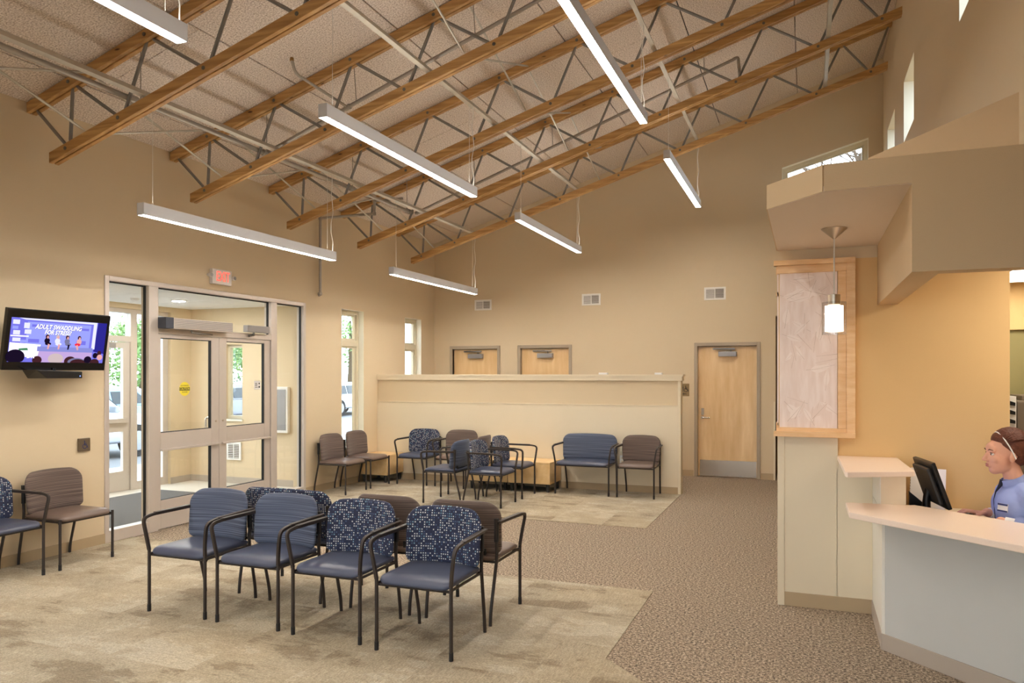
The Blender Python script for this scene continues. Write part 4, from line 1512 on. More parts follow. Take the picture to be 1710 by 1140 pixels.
chair('dot', -3.79, 9.69, PI / 2, 'blue dotted armchair facing reception, nearer the half wall', G2)
chair('love_blue', -2.885, 10.32, 0, 'wide blue striped seat against the half wall', G2)
chair('brown', -2.14, 10.32, 0, 'brown striped armchair at the reception end of the half wall', G2)

# low box tables


def low_table(x0, x1, y0, y1, label):
    r = empty('box_table', ((x0 + x1) / 2, (y0 + y1) / 2, .006), 0, label, 'table', 'maple box tables by the half wall')
    a, b = (x1 - x0) / 2, (y1 - y0) / 2
    MB().box(-a, a, -b, b, .115, .395).build('body', 'table_maple', r, bevel=.002)
    MB().box(-a, a, -b, b, .397, .42).build('top', 'table_maple', r, bevel=.002)
    MB().box(-a + .01, a - .01, -b + .01, b - .01, .105, .115).build('bottom_rail', 'dark_grey', r)
    for sx in (-1, 1):
        for sy in (-1, 1):
            MB().tube([(sx * (a - .045), sy * (b - .045), 0), (sx * (a - .045), sy * (b - .045), .11)], [.02, .028], 12).build('leg', 'dark_grey', r, smooth=True)


low_table(-6.43, -5.965, 10.07, 10.58, 'maple box table in the corner below the narrow window')
low_table(-4.6, -3.985, 10.06, 10.58, 'maple box table behind the dotted armchairs nearer the corner')
low_table(-3.975, -3.345, 10.06, 10.58, 'maple box table beside the wide blue seat')

# outlet plates on the half wall
for x, lab in ((-5.62, 'white outlet plate on the half wall behind the dotted armchair'), (-2.44, 'white outlet plate on the half wall between wide seat and brown armchair')):
    o = empty('wall_outlet', (x, 10.597, .40), 0, lab, 'outlet')
    MB().box(-.036, .036, -.006, 0, 0, .115).build('plate', 'white_plastic', o, bevel=.003)
    for z in (.03, .075):
        MB().box(-.014, .014, -.008, -.005, z - .012, z + .012).build('socket', 'cream_laminate', o, bevel=.002)

# ------------------------------------------------------------------ television
tv = link('television', None, None, (-6.2, 4.83, 1.965), (0, R(9.5), 0))
tag(tv, 'black flat television showing a talk show on the entrance wall', 'television')
TW, TH = .99, .525
MB().box(-.045, 0, -TW / 2, TW / 2, -TH / 2, TH / 2).build('casing', 'tv_bezel', tv, bevel=.006)
MB().box(-.07, -.045, -.3, .3, -.2, .2).build('back_cover', 'black_plastic', tv, bevel=.01)


def sp_(u, v):
    return (-TW / 2 + u * TW, TH / 2 - v * TH)


def piece(name, m, pts, lay, parent):
    mb = MB()
    mb.add([(lay, *sp_(u, v)) for u, v in pts], [tuple(range(len(pts)))])
    return mb.build(name, m, parent)


def blob_pts(u, v, ru, rv, n=18, cut=None):
    out = [(u + ru * math.cos(2 * PI * i / n), v + rv * math.sin(2 * PI * i / n)) for i in range(n)]
    return [(a, min(b, cut) if cut else b) for a, b in out]


U0, U1, V0, V1 = .035, .965, .145, .865
scr = piece('screen', 'scr_base', [(U0, V0), (U1, V0), (U1, V1), (U0, V1)], .0012, tv)
L0 = .0016
rect = lambda a, b, c, d: [(a, c), (b, c), (b, d), (a, d)]
piece('picture_panel', 'scr_mid', [(.18, .2), (.80, .2), (.80, .62), (.18, .62)], L0, scr)
piece('picture_panel', 'scr_pale', [(.10, V0), (.86, V0), (.86, .18), (.16, .17)], L0, scr)
piece('picture_panel', 'scr_deep', [(.87, V0), (U1, V0), (U1, .7), (.85, .66)], L0, scr)
piece('picture_panel', 'scr_pale', rect(.825, .86, V0, .62), L0 + .0003, scr)
for k, (a, b, c, d, m_) in enumerate(((.05, .11, .18, .25, 'scr_pale'), (.05, .10, .28, .33, 'scr_mid'), (.06, .12, .35, .42, 'scr_pale'), (.04, .20, .43, .45, 'scr_white'), (.06, .13, .47, .53, 'scr_pale'), (.13, .2, .5, .55, 'scr_mid'),
                                      (.15, .20, .22, .31, 'scr_pale'), (.16, .22, .33, .40, 'scr_pale'), (.22, .36, .24, .28, 'scr_base'), (.62, .78, .26, .3, 'scr_base'), (.20, .30, .48, .54, 'scr_base'), (.66, .76, .48, .55, 'scr_base'))):
    piece('picture_panel', m_, rect(a, b, c, d), L0 + .0006, scr)
piece('picture_panel', 'scr_white', [(.04, .55), (.32, .57), (.30, .78), (.04, .78)], L0 + .0003, scr)
piece('picture_panel', 'scr_stage', rect(.29, .84, .60, .68), L0 + .0006, scr)
piece('picture_panel', 'scr_floor', rect(.26, .84, .68, V1), L0 + .0003, scr)
for k, (u, body, legs) in enumerate(((.375, 'scr_dark', 'scr_skin'), (.475, 'scr_pale', 'scr_skin'), (.57, 'scr_grey', 'scr_dark'), (.69, 'scr_red', 'scr_skin'))):
    piece('picture_figure', 'scr_brown' if k != 1 else 'scr_blonde', blob_pts(u, .43, .018, .038), L0 + .0009, scr)
    piece('picture_figure', 'scr_skin', blob_pts(u + .004, .44, .009, .024), L0 + .0012, scr)
    piece('picture_figure', body if k != 3 else 'scr_skin', blob_pts(u, .50, .026, .05), L0 + .0010, scr)
    piece('picture_figure', body, blob_pts(u + (.012 if k < 3 else -.012), .55, .03, .026), L0 + .0011, scr)
    piece('picture_figure', legs, [(u + .01, .55), (u + .03, .56), (u + .022, .64), (u + .008, .64)] if k < 3 else [(u - .01, .55), (u - .03, .57), (u - .012, .65), (u + .002, .63)], L0 + .0012, scr)
for k, (u, v, ru, rv, m_) in enumerate(((.10, .78, .085, .12, 'scr_dark'), (.30, .83, .045, .07, 'scr_brown'), (.475, .80, .075, .09, 'scr_blonde'), (.62, .84, .06, .085, 'scr_brown'), (.685, .85, .09, .07, 'scr_grey'), (.70, .87, .08, .07, 'scr_brown'),
                                        (.80, .81, .04, .065, 'scr_dark'), (.875, .86, .05, .07, 'scr_brown'), (.875, .73, .026, .05, 'scr_dark'), (.915, .69, .022, .05, 'scr_brown'), (.925, .76, .03, .05, 'scr_skin'))):
    piece('picture_audience', m_, blob_pts(u, v, ru, rv, 20, V1), L0 + .0013 + .0001 * k, scr)
piece('picture_logo', 'scr_green', [(.12, .645), (.20, .63), (.21, .67), (.13, .675)], L0 + .0012, scr)
text_rot = (R(90), 0, R(90))
for s_, u, v, sz, m_, sh in (('ADULT SWADDLING', .475, .275, .056, 'scr_grey', .2), ('FOR STRESS?', .47, .362, .054, 'scr_grey', .2)):
    y_, z_ = sp_(u, v)
    text_mesh('picture_lettering', s_, sz, 'scr_grey', scr, (L0 + .0016, y_ + .003, z_ - .003), text_rot, .0001, shear=.25, bold=.0014, sx=.84)
    text_mesh('picture_lettering', s_, sz, 'scr_white', scr, (L0 + .0020, y_, z_), text_rot, .0001, shear=.25, bold=.0008, sx=.84)
for s_, u, v, sz in (('DR', .235, .765, .05),):
    y_, z_ = sp_(u, v)
    text_mesh('picture_lettering', s_, sz, 'scr_white', scr, (L0 + .0030, y_, z_), text_rot, .0001, shear=.2, bold=.002)
# mount: arm to the wall
MB().box(-.19, -.06, -.04, .04, -.04, .04).build('mount_arm', 'black_plastic', tv)
MB().box(-.235, -.19, -.12, .12, -.16, .1).build('mount_plate', 'black_plastic', tv)
sb = empty('set_top_box', (-6.2, 4.80, 1.635), 0, 'small black box with a blue light hanging under the television', 'media box')
MB().add([(-.1, -.2, 0), (.08, -.15, 0), (.08, .19, 0), (-.1, .19, 0), (-.1, -.25, .075), (.08, -.25, .075), (.08, .19, .06), (-.1, .19, .06)],
         [(0, 3, 2, 1), (4, 5, 6, 7), (0, 1, 5, 4), (1, 2, 6, 5), (2, 3, 7, 6), (3, 0, 4, 7)]).build('shell', 'black_plastic', sb, bevel=.006)
disc(MB(), 0, 0, .005, 10).build('led', 'led_blue', sb, loc=(.0815, .165, .02), rot=(0, 0, R(90)))
MB().tube([(-.03, 0, .06), (-.03, 0, .09)], .012).build('bracket', 'black_plastic', sb)

# exit sign
exs = empty('exit_sign', (XL, 7.065, 2.72), R(90), 'white exit sign with glowing red letters above the entrance', 'exit sign')
MB().box(-.155, .155, -.05, 0, 0, .175).build('housing', 'exit_housing', exs, bevel=.006)
text_mesh('lettering', 'EXIT', .165, 'exit_red', exs, (.01, -.052, .088), (R(90), 0, 0), .001, bold=.0008, sx=.66)
for s in (-1, 1):
    lh = MB().lathe([(.008, 0), (.022, .012), (.027, .05), (.024, .055)], 16).xform(Matrix.Rotation(R(90), 4, 'X')).build('lamp_head', 'exit_housing', exs, loc=(s * .19, -.012, .095), smooth=True)
    MB().lathe([(.0225, .0555), (.0225, .057)], 16).xform(Matrix.Rotation(R(90), 4, 'X')).build('lamp_lens', 'closer_grey', lh)
    MB().box(-.04, .04, -.01, .01, -.008, .008).build('lamp_bracket', 'exit_housing', lh, loc=(-s * .02, -.01, 0))

# accessible door push plate
pp = empty('push_plate', (XL, 5.265, .935), R(90), 'square bronze wheelchair push plate on the wall left of the entrance', 'push plate')
MB().box(-.062, .062, -.022, 0, 0, .125).build('plate', 'plate_bronze', pp, bevel=.006)
wheelchair(MB(), .005, .06, .085).build('symbol', 'ink_blue', pp, loc=(0, -.0235, 0))

# ------------------------------------------------------------------ reception desk
rd = empty('reception_desk', (.43, 5.11, 0), 0, 'angled pale reception desk front with beige base', 'desk')
D45 = V((1, -1, 0)).normalized()
N45 = V((1, 1, 0)).normalized()


def desk_panel(name, m, s0, s1, off0, off1, z0, z1, bev=.002):
    a = D45 * s0 + N45 * off0
    b = D45 * s1 + N45 * off0
    c = D45 * s1 + N45 * off1
    d = D45 * s0 + N45 * off1
    return MB().prism([(q.x, q.y) for q in (a, b, c, d)], z0, z1).build(name, m, rd, bevel=bev, seg=1)


desk_panel('front_panel', 'desk_white', .012, 2.4, 0, .05, .1, .825)
desk_panel('kick_base', 'vinyl_base_desk', -.002, 2.4, -.006, .05, 0, .1)
MB().box(-.002, .01, 0, .735, .1, .825).build('side_panel', 'white_laminate', rd)
MB().box(-.008, .01, -.004, .735, 0, .1).build('side_base', 'vinyl_base_desk', rd)
MB().add([(-.003, -.003, .1), (.012, -.014, .1), (.016, .0, .1), (0, .012, .1), (-.003, -.003, .825), (.012, -.014, .825), (.016, 0, .825), (0, .012, .825)],
         [(0, 1, 2, 3), (4, 5, 6, 7), (0, 1, 5, 4), (1, 2, 6, 5), (2, 3, 7, 6), (3, 0, 4, 7)]).build('corner_bead', 'white_laminate', rd)
ct = MB().prism([(x - .43, y - 5.11) for x, y in ((.23, 5.25), (.234, 4.888), (2.19, 3.10), (2.58, 3.53), (.625, 5.305), (.60, 5.29))], 0, .036).build('desk_counter', 'quartz', None, bevel=.005, loc=(.43, 5.11, .825))
tag(ct, 'pale quartz counter top of the angled reception desk', 'counter')
sh = empty('desk_shelf', (.4, 5.45, .861), 0, 'raised quartz shelf on a cream post beside the leaf panel', 'shelf')
MB().prism([(x - .4, y - 5.45) for x, y in ((.203, 5.845), (.213, 4.90), (.225, 4.875), (.59, 5.06), (.602, 5.085), (.585, 5.845))], .204, .236).build('top', 'quartz', sh, bevel=.005)
MB().box(.435 - .4, .575 - .4, 5.27 - 5.45, 5.845 - 5.45, 0, .204).build('post', 'cream_laminate', sh)
MB().box(.428 - .4, .435 - .4, 5.275 - 5.45, 5.845 - 5.45, -.03, .204).build('post_side', 'white_laminate', sh)
ws = MB().prism([(x - .9, y - 5.4) for x, y in ((.58, 5.845), (.58, 5.40), (2.5, 3.7), (2.75, 3.95), (1.35, 5.35), (1.0, 5.845))], 0, .03).build('work_surface', 'cream_laminate', None, loc=(.9, 5.4, .74))
tag(ws, 'inner work surface behind the reception counter', 'work surface')
MB().box(-.3, -.28, .15, .44, -.74, 0).build('support_panel', 'cream_laminate', ws)
MB().box(1.4, 1.42, -1.5, -1.2, -.74, 0).build('support_panel', 'cream_laminate', ws)

# monitor (seen from behind)
mo = empty('computer_monitor', (.76, 5.47, .77), 0, 'black computer monitor seen from behind on the reception desk', 'monitor')
A = math.atan2(-.055, .34)          # plan angle of the panel
MM = Matrix.Translation((.03, 0, .075)) @ Matrix.Rotation(-A, 4, 'Z') @ Matrix.Rotation(R(-19), 4, 'Y')
MB().box(-.012, .012, -.19, .19, 0, .30).xform(MM).build('panel', 'black_plastic', mo, bevel=.006)
MB().box(-.04, -.012, -.15, .15, .03, .27).xform(MM).build('back_cover', 'dark_grey', mo, bevel=.014)
MB().box(.0122, .013, -.175, .175, .02, .285).xform(MM).build('screen', 'scr_mid', mo)
lg = MB()
arc_strip(lg, 0, 0, .012, .015, 0, 360, 20)
lg.xform(MM @ Matrix.Translation((-.0405, .09, .235)) @ Matrix.Rotation(R(90), 4, 'Z')).build('logo', 'closer_grey', mo)
MB().tube([(-.05, 0, .0), (-.045, 0, .12), (-.03, 0, .17)], [.03, .022, .03], 12).build('stand', 'black_plastic', mo, smooth=True)
MB().lathe([(.11, 0), (.11, .008), (.03, .02)], 24, (-.02, 0, 0)).build('base', 'black_plastic', mo, smooth=True)
# papers
dh = empty('document_holder', (.66, 5.70, .77), 0, 'white spiral bound papers leaning on a black holder behind the monitor', 'papers')
MD = Matrix.Rotation(R(-12), 4, 'Z') @ Matrix.Rotation(R(-24), 4, 'X')
MB().box(-.02, .19, -.004, .004, .0, .29).xform(MD).build('pages', 'paper', dh)
MB().add([(-.02, -.03, 0), (.12, -.03, 0), (-.02, -.03, .12), (-.02, .02, 0), (.12, .02, 0), (-.02, .02, .12)], [(0, 1, 2), (3, 5, 4), (0, 3, 4, 1), (0, 2, 5, 3), (1, 4, 5, 2)]).build('holder', 'black_plastic', dh)
for k in range(13):
    MB().tube([V((-.018, -.006 + .008 * math.cos(a * 1.05), .02 + k * .02 + .006 * math.sin(a * 1.05))) for a in range(7)], .0014, 5).xform(MD).build('spiral_ring', 'closer_grey', dh)
ms = empty('computer_mouse', (.94, 5.49, .771), R(80), 'black computer mouse under the receptionist hand', 'mouse')
pl = pillow(rrect(.03, .052, .028, .028), .05, 2.2, rings=(1, .95, .85, .7, .5, .25), lo=.1)
pl.v = [(x, y, z + .003) for x, y, z in pl.v]
link('shell', weld(pl.mesh('shell', 'black_plastic')), ms)
MB().box(-.003, .003, .02, .035, .022, .027).build('wheel', 'dark_grey', ms)
kb = empty('computer_keyboard', (.90, 5.28, .771), R(12), 'black keyboard on the inner work surface', 'keyboard')
MB().box(-.06, .06, -.16, .12, 0, .018).build('body', 'black_plastic', kb, bevel=.004)

# ------------------------------------------------------------------ receptionist


def ico(mb, c, r_, rot=None, sub=3):
    bm = bmesh.new()
    bmesh.ops.create_icosphere(bm, subdivisions=sub, radius=1)
    M = Matrix.Translation(c) @ (rot.to_matrix().to_4x4() if rot else Matrix()) @ Matrix.Diagonal((r_[0], r_[1], r_[2], 1))
    mb.add([M @ v.co for v in bm.verts], [tuple(v.index for v in f.verts) for f in bm.faces])
    bm.free()


def caps(mb, pts, rs, n=14):
    """tapered limb with rounded ends"""
    mb.tube(pts, rs, n)
    for q, r_ in zip(pts, rs):
        ico(mb, q, (r_, r_, r_), sub=2)


def fuse(mb, name, m, parent, voxel, it=4, fac=.5):
    me = mb.mesh(name, m)
    o = bpy.data.objects.new(name, me)
    COL.objects.link(o)
    md = o.modifiers.new('r', 'REMESH')
    md.mode = 'VOXEL'
    md.voxel_size = voxel
    md.use_smooth_shade = True
    s_ = o.modifiers.new('s', 'SMOOTH')
    s_.iterations = it
    s_.factor = fac
    dg = bpy.context.evaluated_depsgraph_get()
    me2 = bpy.data.meshes.new_from_object(o.evaluated_get(dg))
    bpy.data.objects.remove(o)
    me2.name = name
    me2.materials.clear()
    me2.materials.append(MATS[m])
    for pl_ in me2.polygons:
        pl_.use_smooth = True
    return link(name, me2, parent)


# local frame: she faces -y, origin on the floor under the pelvis, z up
HP = R(-80)
pe = empty('person', (1.222, 5.36, 0), HP, 'seated woman in a light blue scrub jacket typing behind the reception desk', 'person')
pe.scale = (1.07, 1.07, 1.07)
HZ = 1.115                                   # eye height
HC = V((0, -.10, HZ))                        # head centre
b = MB()
# torso, legs
ico(b, V((0, 0, .50)), (.165, .125, .12))
ico(b, V((0, -.01, .68)), (.145, .105, .16))
ico(b, V((0, -.03, .82)), (.163, .11, .135))
caps(b, [V((0, -.04, .90)), V((0, -.055, .98)), V((0, -.075, 1.05))], [.06, .050, .047])
for s in (-1, 1):
    caps(b, [V((s * .05, -.03, .915)), V((s * .155, -.03, .885))], [.045, .05])
    caps(b, [V((s * .09, -.02, .50)), V((s * .12, -.42, .49)), V((s * .12, -.44, .45))], [.085, .062, .058])
    caps(b, [V((s * .12, -.44, .45)), V((s * .12, -.40, .24)), V((s * .12, -.37, .08))], [.055, .05, .034])
    caps(b, [V((s * .12, -.36, .05)), V((s * .125, -.50, .03))], [.034, .026])
# arms: sh/elbow/wrist for each side; viewer side is +x local? (see HP) right hand on the mouse
ARM = {1: (V((.168, -.02, .868)), V((.232, .05, .71)), V((.12, -.17, .755))),
       -1: (V((-.168, -.02, .868)), V((-.235, .06, .71)), V((-.165, -.13, .755)))}
for s in (-1, 1):
    a0, a1, a2 = ARM[s]
    caps(b, [a0, a1, a2], [.047, .040, .026])
    d = (a2 - a1).normalized()
    d = V((d.x * .4, d.y - .4, d.z * .25)).normalized()
    side = V((-s, 0, 0))
    side = (side - d * side.dot(d)).normalized()
    up = side.cross(d) if s < 0 else d.cross(side)
    if up.z < 0:
        up = -up
    palm = a2 + d * .05 - up * .006
    rotm = Matrix((side, d, up)).transposed().to_quaternion()
    ico(b, palm, (.039, .05, .014), rotm)
    for k, (off, ln) in enumerate(((.028, .072), (.010, .082), (-.009, .077), (-.027, .06))):
        k0 = a2 + d * .088 + side * off
        k1 = k0 + d * ln * .5 + up * .004
        k2 = k1 + d * ln * .32 - up * .012
        k3 = k2 + d * ln * .22 - up * .012
        caps(b, [k0 - d * .02, k1, k2, k3], [.0095, .0088, .008, .0068], 10)
    t0 = a2 + d * .025 + side * .03
    caps(b, [t0, t0 + d * .03 + side * .018 - up * .004, t0 + d * .058 + side * .022 - up * .01], [.012, .0105, .0085], 10)
# head
ico(b, HC + V((0, .012, .035)), (.073, .092, .088))                # cranium
ico(b, HC + V((0, -.030, -.03)), (.058, .060, .082))              # face
ico(b, HC + V((0, -.052, -.088)), (.030, .030, .028))             # chin
ico(b, HC + V((0, -.012, -.068)), (.052, .058, .036))             # jaw
ico(b, HC + V((0, -.074, .030)), (.048, .020, .034))              # brow
for s in (-1, 1):
    ico(b, HC + V((s * .037, -.062, -.028)), (.024, .020, .022))  # cheeks
    ico(b, HC + V((s * .033, -.076, .0165)), (.020, .010, .007))  # brow ridge
    ico(b, HC + V((s * .077, .008, -.012)), (.009, .019, .031), Euler((R(-12), 0, R(s * 18))))   # ears
    ico(b, HC + V((s * .011, -.098, -.036)), (.008, .009, .007))
caps(b, [HC + V((0, -.086, .012)), HC + V((0, -.098, -.012)), HC + V((0, -.110, -.031))], [.0085, .0095, .0105], 10)   # nose
ico(b, HC + V((0, -.086, -.058)), (.022, .012, .009))
ico(b, HC + V((0, -.085, -.069)), (.019, .011, .008))
body = fuse(b, 'body', 'skin', pe, .0045, 5, .5)
# face details
for s in (-1, 1):
    e = MB()
    ico(e, HC + V((s * .032, -.077, .000)), (.0125, .009, .0075), sub=2)
    eo = e.build('eye', 'eye_white', pe, smooth=True)
    e = MB()
    ico(e, HC + V((s * .033, -.0845, .0)), (.0055, .0025, .0055), sub=2)
    e.build('iris', 'iris', eo, smooth=True)
    e = MB()
    e.tube([HC + V((s * .018, -.0845, .0065)), HC + V((s * .032, -.0865, .0085)), HC + V((s * .046, -.079, .005))], [.0012, .0022, .0012], 6)
    e.build('eyelash', 'brow', eo)
    e = MB()
    e.tube([HC + V((s * .014, -.092, .021)), HC + V((s * .032, -.0925, .027)), HC + V((s * .050, -.080, .022))], [.002, .0032, .0016], 6)
    e.build('eyebrow', 'brow', pe)
e = MB()
ico(e, HC + V((0, -.0915, -.0585)), (.019, .0075, .0045), sub=2)
ico(e, HC + V((0, -.091, -.0675)), (.017, .0075, .005), sub=2)
e.build('lips', 'lip', pe, smooth=True)
# hair with bun, swept back
hb = MB()
ico(hb, HC + V((0, .036, .052)), (.082, .092, .080))
ico(hb, HC + V((0, .010, .082)), (.074, .080, .058))
ico(hb, HC + V((0, .066, .002)), (.066, .056, .070))
for s in (-1, 1):
    ico(hb, HC + V((s * .060, .046, .045)), (.020, .052, .044))
    caps(hb, [HC + V((s * .064, -.032, .062)), HC + V((s * .073, .0, .038)), HC + V((s * .068, .05, .0))], [.010, .012, .014])
hair = fuse(hb, 'hair', 'hair', pe, .005, 3, .5)
hs = MB()
rh = random.Random(9)
hcen = HC + V((0, .024, .048))
for k in range(110):
    th = R(rh.uniform(-92, 92))
    d0 = V((math.sin(th) * .9, -.78 * math.cos(th * .8), .30 + .42 * math.cos(th))).normalized()
    d1 = V((rh.uniform(-.25, .25), .9, .38 + rh.uniform(-.2, .2))).normalized()
    pp_ = []
    for j in range(8):
        t = j / 7
        dd = d0.lerp(d1, t).normalized() if abs(d0.dot(d1)) < .98 else d0
        lift = .4 * math.sin(math.pi * t) * (1 - abs(math.sin(th)))
        dd = (dd + V((0, 0, lift))).normalized()
        rr_ = 1.0 + .035 * math.sin(math.pi * t) + rh.uniform(-.006, .006)
        pp_.append(hcen + V((dd.x * .088, dd.y * .101, dd.z * .098)) * rr_)
    hs.tube(pp_, [.0016, .0035, .0042, .0045, .0045, .0042, .0036, .0018], 5)
hs.build('hair_strands', 'hair', pe, smooth=True)
bn = MB()
ico(bn, HC + V((0, .125, .085)), (.052, .046, .050))
ico(bn, HC + V((.018, .14, .11)), (.032, .03, .03))
ico(bn, HC + V((-.02, .135, .065)), (.034, .03, .03))
fuse(bn, 'hair_bun', 'hair', pe, .006, 2, .5)
hbnd = MB()
pts = []
for k in range(25):
    a = R(-12 + 204 * k / 24)
    q = HC + V((math.cos(a) * .0865, -.045 + .055 * (1 - math.sin(a)), .005 + math.sin(a) * .118))
    pts.append(q)
hbnd.tube(pts, .0035, 6)
hbnd.build('headband', 'ball_white', pe, smooth=True)
# scrub jacket
jk = MB()
ico(jk, V((0, -.0, .56)), (.182, .142, .12))
ico(jk, V((0, -.012, .70)), (.168, .126, .17))
ico(jk, V((0, -.030, .825)), (.180, .128, .125))
for s in (-1, 1):
    caps(jk, [V((s * .05, -.03, .908)), V((s * .16, -.03, .875))], [.058, .062])
    a0, a1, a2 = ARM[s]
    caps(jk, [a0, a1, a1 + (a2 - a1) * .62], [.066, .064, .050])
caps(jk, [V((0, -.035, .91)), V((0, -.05, .945))], [.074, .064])
fuse(jk, 'scrub_jacket', 'scrub', pe, .007, 4, .5)
cb = MB()
cb.lathe([(.064, 0), (.060, .035), (.056, .036), (.060, .0)], 24, close=False)
cb.xform(Matrix.Translation((0, -.054, .952)) @ Matrix.Rotation(R(22), 4, 'X'))
cb.build('collar', 'scrub', pe, smooth=True)
us = MB()
us.tube([(0, -.112, .965), (0, -.124, .94), (0, -.148, .90), (0, -.1585, .855), (0, -.15, .74)], [.016, .011, .004, .0018, .0018], 8)
us.build('placket', 'undershirt', pe, smooth=True)
for s in (-1, 1):
    a0, a1, a2 = ARM[s]
    cf = MB()
    cf.tube([a1 + (a2 - a1) * .55, a1 + (a2 - a1) * .93], [.037, .031], 14)
    cf.build('cuff', 'white_cloth', pe, smooth=True)
nb = MB().box(-.03, .03, -.003, .003, -.022, .022).build('name_badge', 'white_plastic', pe, loc=(.085, -.145, .825), rot=(R(-6), 0, R(28)))
MB().box(-.03, .03, -.0045, -.003, .012, .022).build('badge_stripe', 'ink_blue', nb)
MB().box(-.03, .03, -.0045, -.003, -.022, -.014).build('badge_stripe', 'ink_blue', nb)
# office chair below her
oc_ = empty('office_chair', (1.22, 5.36, 0), HP, 'black office chair under the receptionist', 'office chair')
MB().box(-.22, .22, -.22, .22, .35, .40).build('seat', 'black_plastic', oc_, bevel=.02)
MB().tube([(0, 0, .08), (0, 0, .36)], .03, 12).build('column', 'dark_grey', oc_, smooth=True)
for k in range(5):
    a = 2 * PI * k / 5
    MB().tube([(0, 0, .09), (.26 * math.cos(a), .26 * math.sin(a), .06), (.26 * math.cos(a), .26 * math.sin(a), 0)], [.02, .016, .022], 8).build('foot', 'black_plastic', oc_)
MB().box(-.19, .19, .20, .24, .50, .82).build('backrest', 'black_plastic', oc_, bevel=.02)
MB().box(-.03, .03, .16, .23, .36, .55).build('back_post', 'dark_grey', oc_)

# ------------------------------------------------------------------ outdoors
gr = MB().box(-70, 40, -40, 80, -.25, -.12).build('ground', 'asphalt')
tag(gr, 'pale asphalt parking lot outside the windows', 'ground', kind='structure')
sw = MB().box(-11.6, -9.2, -5, 30, -.12, -.02).build('sidewalk', 'concrete')
tag(sw, 'concrete walk outside the vestibule', 'sidewalk', kind='structure')
lw = MB().box(-60, -24, -20, 70, -.12, -.05).build('lawn', 'lawn')
tag(lw, 'green verge beyond the parked cars', 'lawn', kind='structure')


def make_car(name, paint, suv):
    """nose towards +y, centre at origin"""
    r = empty(name)
    h0, hb, hr = .32, (1.0 if suv else .88), (1.72 if suv else 1.42)
    L, Wd = 4.6, .92
    bodyp = [(-2.25, h0), (2.2, h0), (2.28, .62), (2.2, .78), (1.2, hb), (-2.15, hb), (-2.3, .7)]
    cabp = [(1.15, hb - .02), (.35, hr - .06), (-.1, hr), (-1.7 if suv else -1.1, hr - .02), (-2.12 if suv else -1.9, hb - .02)]

    def ext(pts, w0, w1, m, nm, bev):
        zs = [z for _, z in pts]
        lo, hi = min(zs), max(zs)
        n = len(pts)
        mb = MB()
        wz = lambda z: w0 + (w1 - w0) * (z - lo) / (hi - lo)
        mb.add([(-wz(z), y, z) for y, z in pts] + [(wz(z), y, z) for y, z in pts], [tuple(range(n)), tuple(range(n, 2 * n))[::-1]] + [(i, i + n, (i + 1) % n + n, (i + 1) % n) for i in range(n)])
        return mb.build(nm, m, r, bevel=bev, seg=3, smooth=True)
    ext(bodyp, Wd, Wd - .06, paint, 'body', .06)
    cab = ext(cabp, Wd - .06, Wd - .24, paint, 'cabin', .05)
    for s in (-1, 1):
        for y0, y1 in ((-.72, .55), (-1.75 if suv else -1.5, -.8)):
            zt_ = hr - .14
            f = lambda y, z: s * (Wd - .06 - .18 * (z - hb) / (hr - hb) + .012)
            q = [(y0, hb + .05), (y1, hb + .05), (y1 - (.42 if y1 > 0 else 0), zt_), (y0 + (.12 if y0 < -1 else 0), zt_)]
            MB().add([(f(y, z), y, z) for y, z in q] + [(f(y, z) - s * .02, y, z) for y, z in q], [(0, 1, 2, 3), (4, 5, 6, 7), (0, 1, 5, 4), (1, 2, 6, 5), (2, 3, 7, 6), (3, 0, 4, 7)]).build('side_window', 'car_glass', cab)
    wsd = [(Wd - .16, 1.06, hb + .06), (-(Wd - .16), 1.06, hb + .06), (-(Wd - .28), .46, hr - .13), (Wd - .28, .46, hr - .13)]
    MB().add([V(q) + V((0, .03, .03)) for q in wsd] + [V(q) for q in wsd], [(0, 1, 2, 3), (4, 5, 6, 7), (0, 1, 5, 4), (1, 2, 6, 5), (2, 3, 7, 6), (3, 0, 4, 7)]).build('windscreen', 'car_glass', cab)
    for sx in (-1, 1):
        for y in (1.42, -1.4):
            wl_ = MB().lathe([(.2, -.11), (.34, -.11), (.35, -.06), (.35, .06), (.34, .11), (.2, .11)], 24).xform(Matrix.Rotation(R(90), 4, 'Y')).build('wheel', 'tyre', r, loc=(sx * (Wd - .08), y, .35), smooth=True)
            MB().lathe([(.21, -.115), (.19, -.09), (.05, -.11), (.05, .11), (.19, .09), (.21, .115)], 20).xform(Matrix.Rotation(R(90), 4, 'Y')).build('rim', 'rim', wl_, smooth=True)
        MB().box(sx * .68 - .17, sx * .68 + .17, 2.16, 2.27, .64, .78).build('headlight', 'white_plastic', r, bevel=.02)
        MB().box(sx * .72 - .12, sx * .72 + .12, -2.31, -2.2, .72, .9).build('tail_light', 'tail_red', r, bevel=.02)
        MB().box(sx * 1.0 - .09, sx * 1.0 + .09, .72, .82, hb - .02, hb + .12).build('mirror', paint, r, bevel=.02)
    MB().box(-.5, .5, 2.2, 2.3, .42, .62).build('grille', 'black_plastic', r, bevel=.02)
    return r


for nm, paint, suv, x, y, rz, lab in (('parked_car', 'car_silver', True, -14.4, 10.9, 0, 'silver sport utility car parked outside the entrance door'),
                                      ('parked_car', 'car_blue', False, -19.0, 16.5, 0, 'pale blue car parked beyond the silver one'),
                                      ('parked_car', 'car_grey', False, -19.6, 22.0, 0, 'grey car seen through the small vestibule window'),
                                      ('parked_car', 'car_silver', False, -19.0, 28.2, 0, 'silver car seen through the narrow window by the chairs')):
    c = make_car(nm, paint, suv)
    c.location = (x, y, -.12)
    c.rotation_euler = (0, 0, rz)
    tag(c, lab, 'car', 'cars parked outside')


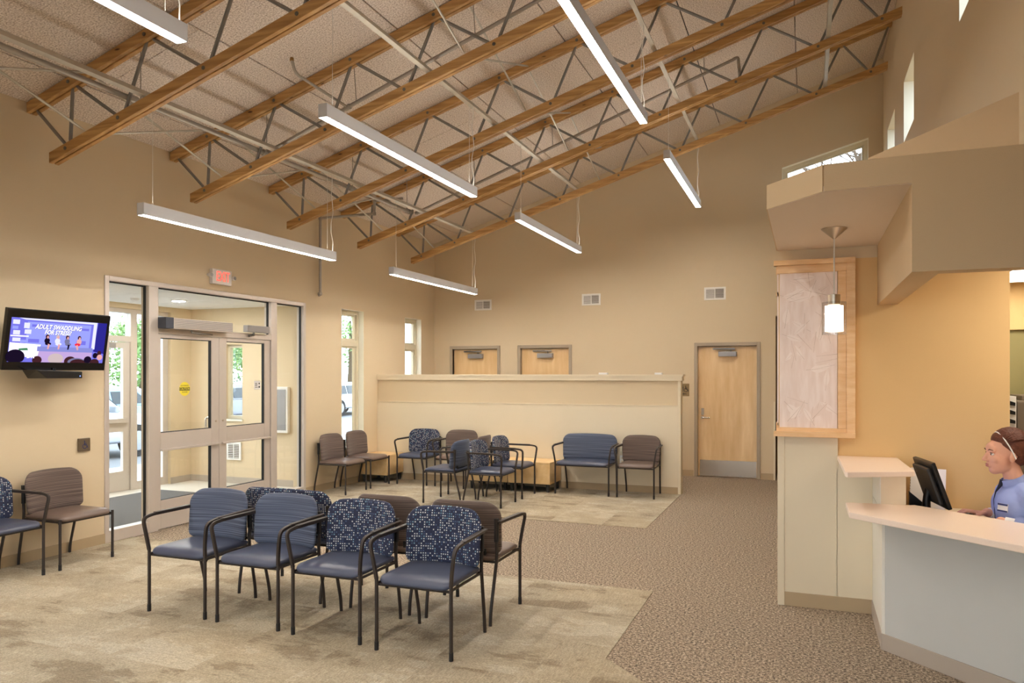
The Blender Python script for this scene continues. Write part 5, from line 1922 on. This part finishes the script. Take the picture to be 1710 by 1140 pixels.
def leafy_tree(loc, hgt, rad, m, seed, label):
    rr = random.Random(seed)
    r = empty('leafy_tree', loc, 0, label, 'tree', 'trees beyond the parking lot')
    MB().tube([(0, 0, 0), (.1, .05, hgt * .3), (0, .1, hgt * .7)], [.22, .16, .06], 10).build('trunk', 'bark', r, smooth=True)
    mb = MB()
    cs = [(V((rr.gauss(0, rad * .45), rr.gauss(0, rad * .45), hgt * rr.uniform(.38, .95))), rad * rr.uniform(.28, .5)) for _ in range(16)]
    for c, q in cs:
        for _ in range(170):
            d = V((rr.gauss(0, 1), rr.gauss(0, 1), rr.gauss(0, 1))).normalized()
            p0 = c + d * q * rr.uniform(.55, 1.0)
            u = V((rr.gauss(0, 1), rr.gauss(0, 1), rr.gauss(0, 1))).normalized()
            w_ = d.cross(u).normalized()
            s = rr.uniform(.08, .16)
            mb.add([p0 - u * s, p0 + w_ * s * .55, p0 + u * s, p0 - w_ * s * .55], [(0, 1, 2, 3)])
    o = mb.build('crown', m, r)
    o['kind'] = 'stuff'
    return r


tl = [(-29, 22, 3.4, 2.2, 'leaf_pale'), (-31, 28.5, 3.8, 2.5, 'leaf_green'), (-33, 35, 3.6, 2.6, 'leaf_dark'), (-35, 42, 5.0, 2.8, 'leaf_pale'), (-25.3, 38.4, 7.0, 2.9, 'leaf_green')]
tw = ['pale one behind the silver sport utility car', 'green one seen through the entrance side pane', 'dark one seen through the entrance door', 'pale one furthest away', 'tall one through the narrow window']
for k, (x, y, hgt, rad, m_) in enumerate(tl):
    leafy_tree((x, y, -.1), hgt, rad, m_, 20 + k, 'leafy tree beyond the parking lot, ' + tw[k])

# bare tree behind the clerestory window
bt = empty('bare_tree', (3.4, 24, -.1), 0, 'bare branched tree seen through the clerestory window', 'tree')
rb = random.Random(5)
tr_mb = MB()
br_mb = MB()


def grow(mb, p0, d, ln, r_, depth):
    q = [p0]
    dd = d.copy()
    for k in range(4):
        dd = (dd + V((rb.gauss(0, .14), rb.gauss(0, .14), rb.gauss(.05, .1)))).normalized()
        q.append(q[-1] + dd * ln / 4)
    mb.tube(q, [r_ * (1 - .12 * k) for k in range(5)], 5)
    if depth > 0:
        for k in range(4):
            i = rb.choice((2, 3, 4, 4))
            nd = (dd + V((rb.gauss(0, .6), rb.gauss(0, .6), rb.gauss(.1, .4)))).normalized()
            grow(br_mb, q[i], nd, ln * .66, r_ * .5, depth - 1)


grow(tr_mb, V((0, 0, 0)), V((-.05, 0, 1)), 5.0, .2, 5)
tr_mb.build('trunk', 'bark', bt, smooth=True)
o = br_mb.build('branches', 'bark', bt)
o['kind'] = 'stuff'
